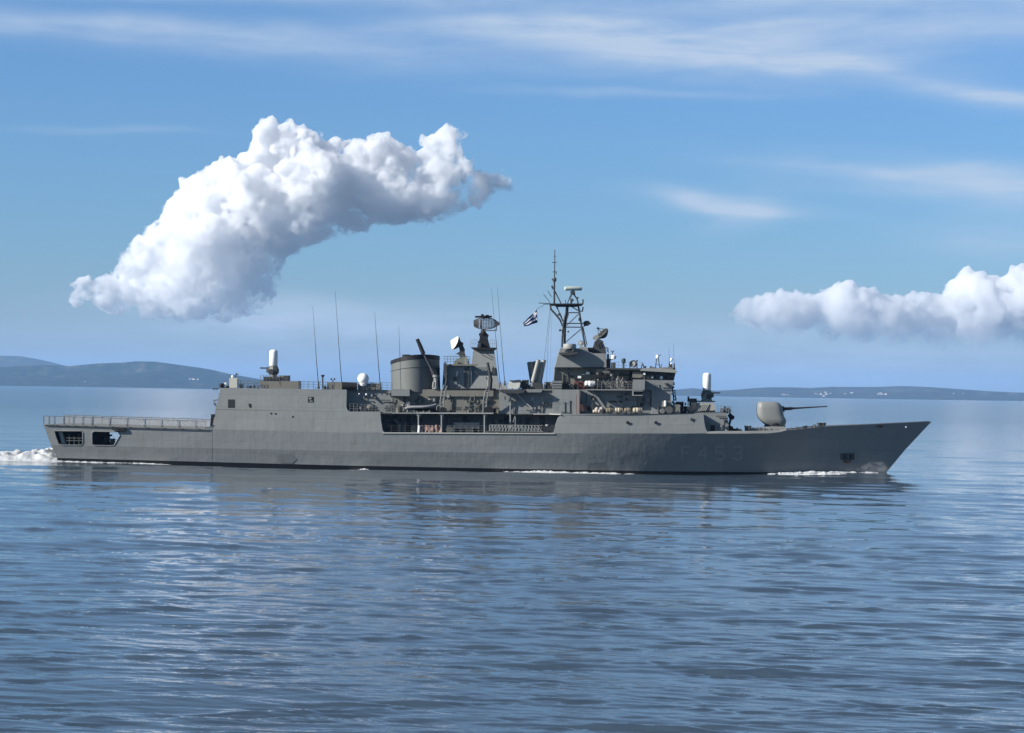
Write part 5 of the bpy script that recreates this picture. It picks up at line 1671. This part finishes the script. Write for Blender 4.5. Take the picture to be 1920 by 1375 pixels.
# life raft packs lying along the deck below the bridge, and one in a white case
def raft(x0, x1, yc, r, Y, mat, label, strap, group='tan life raft packs below the bridge'):
    a, b = P(x0, yc, Y), P(x1, yc, Y)
    base = (a + b) / 2 - Vector((0, 0, r))
    root = empty('life_raft', base)
    tag(root, label, 'life raft', group)
    L = (b - a).length; t = b - a
    m = MB(); m.lathe(a, t, [(r * .5, 0), (r * .85, .05), (r, .16), (r, L * .48), (r * 1.05, L * .5), (r, L * .52), (r, L - .16), (r * .85, L - .05), (r * .5, L)], 14)
    link('raft_pack', m.mesh('raft_pack', base), mat, root, 40)
    m = MB()
    for f in (.24, .76): m.lathe(a + t * f, t, [(r * 1.04, -.04), (r * 1.07, 0), (r * 1.04, .04)], 14)
    link('strap', m.mesh('strap', base), strap, root, 40)
    return root
TAN2 = flat_mat('pale_tan_canvas', (0.42, 0.36, 0.28), 0.85)
TAN3 = flat_mat('olive_canvas', (0.17, 0.15, 0.10), 0.85)
raft(1136, 1151, 769.8, .34, -6.0, TAN3, 'dark olive life raft pack, rearmost of the row under the bridge', DGREY)
raft(1153, 1168, 769.6, .34, -6.0, TAN2, 'pale tan life raft pack lying next to the dark olive pack', DGREY)
raft(1170.5, 1183.5, 769.4, .33, -6.0, TAN, 'short tan life raft pack, third along the row under the bridge', DGREY)
raft(1186.5, 1204.5, 769.6, .35, -6.0, TAN2, 'longest pale tan life raft pack, foremost of the row under the bridge', DGREY)
m = MB()
for x in (1138, 1149, 1155, 1166, 1172, 1182, 1189, 1202): m.box(x, 773.5, x + 1.2, 776.8, -6.3, -5.7)
m.box(1136, 773.8, 1205, 774.8, -6.2, -6.0)
part('raft_rack', m, DGREY, house5)
raft(1096.3, 1116.3, 720, .40, -6.5, WHITE, 'white cased life raft hung on the side by the bridge tower', LGREY, None)
m = MB(); m.box(1100, 725.6, 1114, 730.5, -6.7, -5.6); m.tp([(1100, 730.5, -6.8), (1098, 722, -6.9)], .07); m.tp([(1113, 730.5, -6.8), (1115, 722, -6.9)], .07)
part('raft_cradle', m, BLACK, wing)
m = MB()
r = random.Random(9)
for (x, y, q) in ((1114, 771.5, .22), (1119, 769, .3), (1123.5, 771, .26), (1127.5, 767.5, .33), (1127, 773, .26)): m.ball(P(x, y, -5.8 + r.uniform(-.2, .2)), q, 2, r.uniform(.9, 1.4))
part('fender_heap', m, paint('pale_fender', (.42, .36, .31), .8, .3, 0, 0, 0, 0, 3), house5, 60)
m = MB(); m.prism([(1108, 731.5), (1112, 731.5), (1137, 766), (1134, 769)], -5.7, -5.4)
part('inclined_ladder', m, GREY, house5)
clutter(house5, 1088, 1112, 772, -5.7, 9, 6, 22, 71, (PALE, DGREY, BRONZE, GREY2), wmin=1.5, wmax=4)
m = MB(); m.tp([(1151, 748, -5.5), (1154, 748.5, -5.5), (1168, 763, -5.5)], .07); 
part('awning_spar', m, LGREY, house5)
clutter(shelf, 738, 760, 774, -5.6, 8, 6, 17, 72, (GREY2, DGREY, LGREY), wmin=2, wmax=6)
clutter(midhouse, 655, 730, 773, -6.2, 10, 4, 13, 73, (DGREY, LGREY, DGREY), wmin=1.5, wmax=4)
m = MB(); m.ball(P(673.5, 739, -5.8), .1); m.ball(P(687, 740, -5.8), .15)
part('deck_lamp', m, WHITE, midhouse)
m = MB(); m.lathe(P(693, 764, -6.3), (0, -1, 0), [(.42, 0), (.45, .12), (.3, .14), (.12, .3)], 14)
part('hose_reel', m, GREY2, midhouse)

def wall_detail(parent, x0, x1, y0, y1, Y, n, seed, mats=(DGREY, GREY2, DGREY, GREY, LGREY, BLACK), coil=True):
    """pipes, cable runs, junction boxes, vents and hoses fixed along a wall"""
    r = random.Random(seed)
    for i in range(n):
        x = r.uniform(x0, x1); y = r.uniform(y0, y1); k = r.random() * (1 if coil else .74); mt = r.choice(mats); m = MB()
        if k < .30:
            yb = min(y1, y + r.uniform(8, 26)); m.tp([(x, y, Y - .08), (x, (y + yb) / 2, Y - .08), (x + r.choice((0, 0, 2)), yb, Y - .08)], r.uniform(.03, .06), 5); nm = 'wall_pipe'
        elif k < .45:
            xe = min(x1, x + r.uniform(8, 30)); m.tp([(x, y, Y - .1), (xe, y + .3, Y - .1)], r.uniform(.03, .055), 5); m.tp([(x, y + 1.6, Y - .1), (xe, y + 1.9, Y - .1)], .03, 5); nm = 'cable_run'
        elif k < .75:
            w, h = r.uniform(2, 6), r.uniform(2, 7); d = r.uniform(.12, .4); m.box(x, y, min(x1, x + w), min(y1, y + h), Y - d, Y); nm = 'junction_box'
        elif k < .88:
            q = r.uniform(.14, .3); m.lathe(P(x, y, Y), (0, -1, 0), [(q, 0), (q, .1), (q * .7, .12), (q * .3, .25)], 10); nm = 'valve_wheel'
        else:
            q = r.uniform(.25, .42); cc = P(x, y, Y - .15)
            m.tube([cc + Vector((q * math.cos(s), 0, q * math.sin(s) * 1.2)) for s in [2 * math.pi * t / 12 for t in range(13)]], .06, 5); nm = 'hose_coil'
        part(nm, m, mt, parent)
wall_detail(house2, 737, 824, 744, 770, -5.06, 26, 101)
wall_detail(house2, 832, 934, 733, 772, -5.08, 20, 102)
wall_detail(house3, 938, 1034, 735, 772, -5.66, 12, 103, (GREY, DGREY, LGREY), False)
wall_detail(passage, 724, 1036, 779, 806, -3.42, 46, 104)
wall_detail(house5, 1090, 1220, 735, 768, -5.36, 26, 105, (DGREY, GREY2, DGREY, BLACK), False)
wall_detail(tlow, 1044, 1136, 692, 728, -3.04, 20, 106)
wall_detail(wbk, 1120, 1186, 695, 726, -4.44, 30, 107, (DGREY, BLACK, DGREY, GREY2))
wall_detail(midhouse, 654, 732, 734, 770, -5.14, 18, 108)
wall_detail(house4, 840, 868, 690, 726, -4.22, 6, 109, (GREY, DGREY), False)
wall_detail(fhouse, 1322, 1362, 778, 806, -5.24, 8, 110, (DGREY, GREY))
wall_detail(wh, 1211, 1256, 716, 729, -5.94, 5, 111, (GREY, DGREY), False)
clutter(house3, 939, 990, 731, -4.8, 9, 4, 13, 121, (DGREY, BLACK, LGREY)); clutter(house3, 1018, 1040, 731, -4.6, 5, 6, 14, 122, (DGREY, BLACK))
clutter(shelf, 832, 925, 774, -6.2, 14, 4, 14, 123, (DGREY, BLACK, GREY2)); clutter(passage, 740, 1035, 812.4, -5.2, 26, 6, 17, 124, (DGREY, LGREY, GREY2, LGREY), wmin=2, wmax=7)
clutter(passage, 1020, 1038, 812.6, -6.4, 4, 10, 16, 125, (GREY2, DGREY), wmin=4, wmax=6)
clutter(house5, 1130, 1222, 776.5, -5.9, 10, 4, 9, 126, (DGREY, GREY2, BLACK))

# ------------------------------------------------------------------ people
SKIN = flat_mat('skin', (0.42, 0.26, 0.19), 0.6)
def person(px, feet, Y, h, facing, shirt, trousers, label, arms=(0.15, 0.15), cap=None):
    """standing figure grown from a jointed skeleton; facing = heading in degrees (0 looks to +x)"""
    base = P(px, feet, Y)
    s = h / 1.75
    J = [  # name, (forward, left, up), radius, parent
        ('pelvis', (0, 0, .95), .135, None), ('waist', (0, 0, 1.10), .125, 0), ('chest', (.01, 0, 1.30), .155, 1), ('neck', (0, 0, 1.47), .06, 2),
        ('head', (.02, 0, 1.60), .095, 3), ('crown', (.015, 0, 1.70), .075, 4),
        ('shl', (0, .17, 1.41), .065, 2), ('ell', (arms[0] * .3, .25, 1.13), .048, 6), ('wrl', (arms[0] + .1, .24, .92), .035, 7), ('hal', (arms[0] + .14, .235, .83), .04, 8),
        ('shr', (0, -.17, 1.41), .065, 2), ('elr', (arms[1] * .3, -.25, 1.13), .048, 10), ('wrr', (arms[1] + .1, -.24, .92), .035, 11), ('har', (arms[1] + .14, -.235, .83), .04, 12),
        ('hil', (0, .09, .88), .09, 0), ('knl', (.02, .10, .50), .062, 14), ('anl', (0, .11, .09), .045, 15), ('tol', (.15, .12, .035), .038, 16),
        ('hir', (0, -.09, .88), .09, 0), ('knr', (.03, -.10, .50), .062, 18), ('anr', (-.02, -.11, .09), .045, 19), ('tor', (.13, -.12, .035), .038, 20)]
    me = bpy.data.meshes.new('person')
    me.from_pydata([Vector(j[1]) * s for j in J], [(i, j[3]) for i, j in enumerate(J) if j[3] is not None], [])
    o = bpy.data.objects.new('person', me); COL.objects.link(o)
    sk = o.modifiers.new('skin', 'SKIN'); sk.use_smooth_shade = True
    for i, j in enumerate(J):
        d = me.skin_vertices[0].data[i]; d.radius = (j[2] * s, j[2] * s); d.use_root = (i == 0)
    sb = o.modifiers.new('sub', 'SUBSURF'); sb.levels = 1; sb.render_levels = 1
    bpy.context.view_layer.update()
    nm = bpy.data.meshes.new_from_object(o.evaluated_get(bpy.context.evaluated_depsgraph_get()))
    nm.name = 'person'
    for mt in (shirt, trousers, SKIN, BLACK): nm.materials.append(mt)
    for p in nm.polygons:
        c = p.center / s
        p.material_index = 2 if (c.z > 1.46 or (abs(c.y) > .19 and c.z < .93)) else (0 if c.z > .97 else (3 if c.z < .12 else 1))
        p.use_smooth = True
    o.modifiers.clear(); o.data = nm
    o.location = base; o.rotation_euler = (0, 0, rad(facing))
    m = MB(); m.lathe((0, 0, 1.60 * s), (0, 0, 1), [(.108 * s, 0), (.112 * s, .05 * s), (.09 * s, .12 * s), (.02, .145 * s)], 12)
    if cap: m.wbox((.12 * s, 0, 1.645 * s), (.10 * s, .15 * s, .02))
    hr = link('cap' if cap else 'hair', m.mesh('cap'), cap or flat_mat('dark_hair', (.02, .015, .012), .7), o, 50)
    m = MB(); m.lathe((.105 * s, 0, 1.585 * s), (1, 0, -.3), [(.018, 0), (.004, .03)], 6)
    link('nose', m.mesh('nose'), SKIN, o)
    tag(o, label, 'person')
    return o
NAVY = flat_mat('navy_coverall', (.012, .016, .03), .8); KHAKI = flat_mat('grey_uniform', (.22, .225, .21), .8)
person(728.5, 811.6, -6.3, 1.85, -60, NAVY, NAVY, 'person in dark navy coveralls standing in the shaded side passage', (.2, .05))
person(765.5, 774.0, -5.5, 1.72, -110, flat_mat('pale_vest', (.62, .56, .56), .8), RED, 'person in a pale vest and red trousers standing behind the inflatable boat', (.25, .3))
person(1158.5, 730.2, -6.3, 1.75, -70, KHAKI, KHAKI, 'person in grey uniform and grey cap standing at the bridge wing rail', (.3, .25), flat_mat('grey_cap', (.15, .155, .15), .8))
person(1167.5, 730.3, -6.1, 1.70, -40, flat_mat('mauve_grey_shirt', (.27, .24, .25), .8), KHAKI, 'person in a mauve grey shirt and black cap beside the grey capped person', (.3, .1), BLACK)

# ------------------------------------------------------------------ foam and spray
def foam_mat():
    m, t = new_mat('sea_foam')
    d = t.n('ShaderNodeBsdfDiffuse'); d.inputs[0].default_value = (.93, .95, .96, 1)
    tr = t.n('ShaderNodeBsdfTranslucent'); tr.inputs[0].default_value = (.92, .95, .97, 1)
    t.n('ShaderNodeOutputMaterial', ins={0: t.n('ShaderNodeMixShader', ins={0: 0.45, 1: d.outputs[0], 2: tr.outputs[0]}).outputs[0]})
    return m
FOAM = foam_mat()
def foam_patch(name, X0, X1, ynear, yfar, hfun, label, nx, ny, seed, sx=.9, sy=1.2, sharp=1.0, octv=6, bite=.5):
    """heap of broken water: rises through the sea surface where the noise is high"""
    V = np.zeros((ny, nx, 3))
    for j in range(ny):
        for i in range(nx):
            u, v = i / (nx - 1), j / (ny - 1)
            x = X0 + (X1 - X0) * u
            ya, yb = ynear(x), yfar(x)
            y = ya + (yb - ya) * v
            n1 = mnoise.fractal(Vector((x * sx, y * sy, seed)), .8, 2.1, octv) * .5 + .5
            n2 = abs(mnoise.noise(Vector((x * sx * 2.7, y * sy * 2.7, seed + 4))))
            h = hfun(x, v) 
            z = float(trough(x, y)) - .14 + h * max(0.0, (n1 * .85 + .35 - n2 * bite)) * sharp
            V[j, i] = (x, y, z)
    me = grid_mesh(name, V, ny, nx)
    me.polygons.foreach_set('use_smooth', [True] * len(me.polygons))
    o = link(name, me, FOAM); tag(o, label, 'foam', kind='stuff'); return o
def prof(tab):
    xs = [P(a, 860, -6).x for a, _ in tab]; hs = [b for _, b in tab]
    return lambda x: float(np.interp(x, xs, hs))
pw = prof([(-700, .5), (-250, .8), (-60, 1.0), (0, 1.25), (15, 1.15), (27, 1.05), (40, 1.45), (52, 1.35), (60, 1.4), (68, 1.6), (74, 1.7), (82, 1.45), (90, 1.1), (97, .75), (106, .5), (112, .2)])
foam_patch('stern_wake', P(-700, 860, -6).x, P(111, 860, -6).x, lambda x: -7.5, lambda x: 7.5,
           lambda x, v: pw(x) * (math.sin(math.pi * min(1, max(0, v))) ** .6) * 1.18, 'churned white wake foaming behind the stern', 620, 44, 1.0, 0.34, .35, 1.05, 4, .06)
hb = lambda x: -ip(H1, 960 + x / .0705) 
ps = prof([(104, .35), (130, .33), (200, .25), (260, .28), (310, .2), (330, .0), (380, 0), (420, .22), (430, .0), (640, .0), (655, .2), (684, .42), (690, .4), (709, .15), (725, 0),
           (920, 0), (945, .25), (980, .45), (1020, .5), (1060, .42), (1100, .4), (1140, .42), (1180, .32), (1205, .15), (1215, 0), (1410, 0), (1440, .25), (1475, .4), (1520, .5), (1560, .48), (1590, .35), (1640, .3), (1656, .3), (1665, 0)])
for nm, a, b in (('side_foam', 100, 335), ('side_foam', 640, 730), ('side_foam', 915, 1220), ('bow_wave', 1405, 1668)):
    lab = {100: 'thin line of foam along the stern quarter', 640: 'small splash of foam against the side below the davits', 915: 'long white streak of foam against the middle of the hull', 1405: 'white bow wave curling along the forward hull'}[a]
    xa, xb = P(a, 880, -6).x, P(b, 880, -6).x
    foam_patch(nm, xa, xb, lambda x: hb(x) - (1.7 if nm != 'bow_wave' else 2.4), lambda x: hb(x) + .25,
               lambda x, v: ps(x) * (.35 + .75 * math.sin(math.pi * (v * .85 + .08)) ** 1.2) * 0.95, lab, int((b - a) * 2.2), 16, float(a), .9, 1.6, 1.0, 4, .25)
pf = prof([(1440, 0), (1465, .2), (1500, .3), (1545, .34), (1585, .2), (1600, 0)])
foam_patch('bow_wave', P(1440, 890, -6).x, P(1600, 890, -6).x, lambda x: -6.6 - .02 * x, lambda x: -4.4 - .02 * x, lambda x, v: pf(x) * math.sin(math.pi * v) * 1.5, 'outer crest of foam rolling off the bow wave', 300, 14, 77.0, 1.0, 2.0)
pf2 = prof([(950, 0), (965, .16), (1040, .24), (1110, .2), (1130, 0)])
foam_patch('side_foam', P(950, 890, -6).x, P(1130, 890, -6).x, lambda x: -12.5, lambda x: -10.5, lambda x, v: pf2(x) * math.sin(math.pi * v) * 1.4, 'loose ribbon of foam drifting off the middle of the hull', 260, 12, 99.0, 1.1, 2.0)
def spray_mat():
    m, t = new_mat('spray_mist')
    pos = t.n('ShaderNodeNewGeometry').outputs['Position']
    n = t.noise(t.map(pos, (1.0, 1.0, 1.6), rot=(0, rad(35), 0)), 1.1, 5, 0.65, 0.6)
    v = t.n('ShaderNodeVolumeScatter')
    v.inputs['Color'].default_value = (.97, .98, 1.0, 1)
    t.put(v, 'Density', t.m('MULTIPLY', t.m('SUBTRACT', n, 0.45, clamp=True), 0.9))
    v.inputs['Anisotropy'].default_value = .2
    t.n('ShaderNodeOutputMaterial', ins={1: v.outputs[0]})
    m.cycles.volume_step_rate = 0.3
    return m
SPRAY = spray_mat()
spray_poly = [(1588, 887), (1600, 879), (1615, 872), (1628, 866), (1642, 862), (1655, 864), (1664, 869), (1668, 877), (1661, 888)]
sp_o = make_cloud('bow_spray', spray_poly, 298.2, 0.14, [(1.2, .20), (.5, .12), (.3, .2)], SPRAY, 12, 40, 12, [((1600, 879), (1642, 862), 10), ((1642, 862), (1668, 877), 8)], (3, 6), 'white spray thrown up where the bow cuts the water', .9)
sp_o['kind'] = 'stuff'; sp_o['category'] = 'spray'
# ------------------------------------------------------------------ islands, far houses, haze
def island(name, D, ridge, depth, label, col, seed):
    """ridge: px, py of the skyline; the land rises from the sea and falls away behind"""
    xs = np.arange(ridge[0][0], ridge[-1][0], 2.5)
    ys = np.interp(xs, [p[0] for p in ridge], [p[1] for p in ridge])
    rows = 30
    V = np.zeros((rows, len(xs), 3))
    for j, (px, py) in enumerate(zip(xs, ys)):
        top = P(px, py, CAM.y + D)
        for i in range(rows):
            u = i / (rows - 1) * 2 - 1
            yy = CAM.y + D + u * depth
            prof = max(0.0, 1 - abs(u) ** 1.6)
            nz = mnoise.fractal(Vector((top.x / 420.0 + seed, yy / 420.0, 0.3)), 0.9, 2.0, 6)
            edge = 0.62 + 0.25 * nz if abs(u) > 0.03 else 1.0
            z = -4 + (top.z + 4) * prof * min(1.0, edge if abs(u) > 0.1 else 1.0 + 0.03 * nz)
            V[i, j] = (top.x * (yy - CAM.y) / D, yy, z)
    me = grid_mesh(name, V, rows, len(xs))
    me.polygons.foreach_set('use_smooth', [True] * len(me.polygons))
    m, t = new_mat(name + '_scrub')
    pos = t.n('ShaderNodeNewGeometry').outputs['Position']
    n = t.noise(pos, 0.012, 7, 0.65)
    c = t.ramp(n, [(0.35, tuple(0.6 * k for k in col)), (0.55, col), (0.72, (0.15, 0.13, 0.09))])
    b = t.n('ShaderNodeBsdfDiffuse', ins={0: c})
    t.n('ShaderNodeOutputMaterial', ins={0: b.outputs[0]})
    o = link(name, me, m)
    tag(o, label, 'island', kind='structure')
    return o, V

isl, VL = island('hills', 13800.0, [(-1500, 735), (-1200, 715), (-850, 700), (-500, 690), (-260, 698), (-120, 688), (0, 689), (40, 686), (90, 684.5), (130, 686.5), (180, 682), (225, 680),
    (255, 677), (290, 677), (330, 683), (370, 689), (400, 694), (430, 701), (465, 707), (500, 713), (540, 722), (570, 733)], 1500.0,
    'long wooded island with low ridges behind the stern', (0.035, 0.052, 0.04), 1)
isr, VR = island('hills', 15200.0, [(1225, 742), (1260, 731.5), (1300, 728), (1340, 733), (1380, 731), (1412, 728), (1440, 726.5), (1480, 726.5), (1520, 727.5),
    (1560, 725.5), (1600, 726), (1650, 725.5), (1690, 724), (1720, 725), (1760, 727), (1800, 730), (1850, 733.5), (1900, 736), (1960, 737), (2100, 738), (2400, 742), (2700, 748), (2900, 758), (3000, 768)], 1300.0,
    'low hilly island dotted with white houses beyond the bow', (0.05, 0.06, 0.05), 5)
far_mt, VM = island('mountains', 19500.0, [(-1300, 716), (-900, 690), (-600, 684), (-300, 670), (-150, 662), (0, 666), (40, 668), (80, 675), (130, 688), (200, 706), (300, 728)], 1600.0,
    'faint distant mountain left of the wooded island', (0.05, 0.06, 0.05), 9)

def far_house(w, d, h):
    b = bmesh.new()
    v = [b.verts.new(c) for c in ((-w, -d, 0), (w, -d, 0), (w, d, 0), (-w, d, 0), (-w, -d, h), (w, -d, h), (w, d, h), (-w, d, h), (-w, 0, h * 1.4), (w, 0, h * 1.4))]
    for f in ((0, 1, 5, 4), (1, 2, 6, 9, 5), (2, 3, 7, 6), (3, 0, 4, 8, 7)):
        b.faces.new([v[i] for i in f])
    r1 = b.faces.new([v[i] for i in (4, 5, 9, 8)]); r2 = b.faces.new([v[i] for i in (6, 7, 8, 9)])
    r1.material_index = r2.material_index = 1
    me = bpy.data.meshes.new('house'); b.to_mesh(me); b.free()
    return me
wall_white = flat_mat('house_whitewash', (0.62, 0.62, 0.60)); roof_red = flat_mat('house_tiles', (0.42, 0.24, 0.17))
hm = far_house(7, 5, 7); hm.materials.append(wall_white); hm.materials.append(roof_red)
hrng = random.Random(4)
spots = [(272, 693), (278, 694), (160, 719), (358, 714.5), (363, 715), (371, 714)]
for cx, cy, n, sx, sy in ((1538, 740, 9, 12, 2.5), (1604, 735.5, 8, 14, 2.5), (1590, 739.5, 5, 6, 1.6), (1632, 735.5, 3, 5, 1.5), (1655, 740, 5, 8, 2.2), (1513, 734, 2, 3, 1), (1576, 736.5, 3, 5, 1.5), (1468, 741, 3, 6, 1), (1790, 741, 2, 8, 1)):
    spots += [(cx + hrng.gauss(0, sx), cy + hrng.gauss(0, sy) * 0.7) for _ in range(n)]
proto = None
for px, py in spots:
    V, D = (VL, 13800.0) if px < 700 else (VR, 15200.0)
    # find the slope point that shows at this pixel
    best = None
    d = (FWD + RGT * ((px - 960) / FPX) + UPV * ((687.5 - py) / FPX))
    fx = d.x / d.y; fz = d.z / d.y
    nr = V.shape[0] // 2
    for i in range(nr):
        row = V[i]; yy = row[0, 1] - CAM.y
        x = fx * yy; z = CAM.z + fz * yy
        zz = np.interp(x, row[:, 0], row[:, 2])
        if zz >= z - 0.5 and i < nr - 3:
            best = (x, row[0, 1], zz); break
    if best is None: continue
    if proto is None:
        h = bpy.data.objects.new('house', hm)
    else:
        h = proto.copy()
    if proto is None: proto = h
    COL.objects.link(h)
    h.location = (best[0], best[1] - 6, best[2] - 1.0)
    s = hrng.uniform(0.5, 1.0); h.scale = (s * hrng.uniform(0.9, 1.5), s, s); h.rotation_euler = (0, 0, hrng.uniform(-0.5, 0.5))
    left = px < 700
    tag(h, 'tiny white house on the wooded island behind the stern' if left else 'tiny white house on the low island beyond the bow', 'house',
        'white houses on the island astern' if left else 'white houses on the island ahead')

def build_haze():
    b = bmesh.new()
    bmesh.ops.create_cube(b, size=1.0)
    L = 84000.0; zb, zt = -5.5, 415.0
    for v in b.verts:
        v.co = Vector((v.co.x * L, v.co.y * L, zb if v.co.z < 0 else zt))
    me = bpy.data.meshes.new('haze'); b.to_mesh(me); b.free()
    m, t = new_mat('haze_air')
    v = t.n('ShaderNodeVolumePrincipled')
    v.inputs['Color'].default_value = (0.34, 0.60, 1.0, 1)
    v.inputs['Density'].default_value = 3.9e-5
    v.inputs['Anisotropy'].default_value = 0.0
    t.n('ShaderNodeOutputMaterial', ins={1: v.outputs[0]})
    m.cycles.homogeneous_volume = True
    o = link('haze', me, m)
    tag(o, 'thin blue haze lying over the sea', 'haze', kind='stuff')
build_haze()
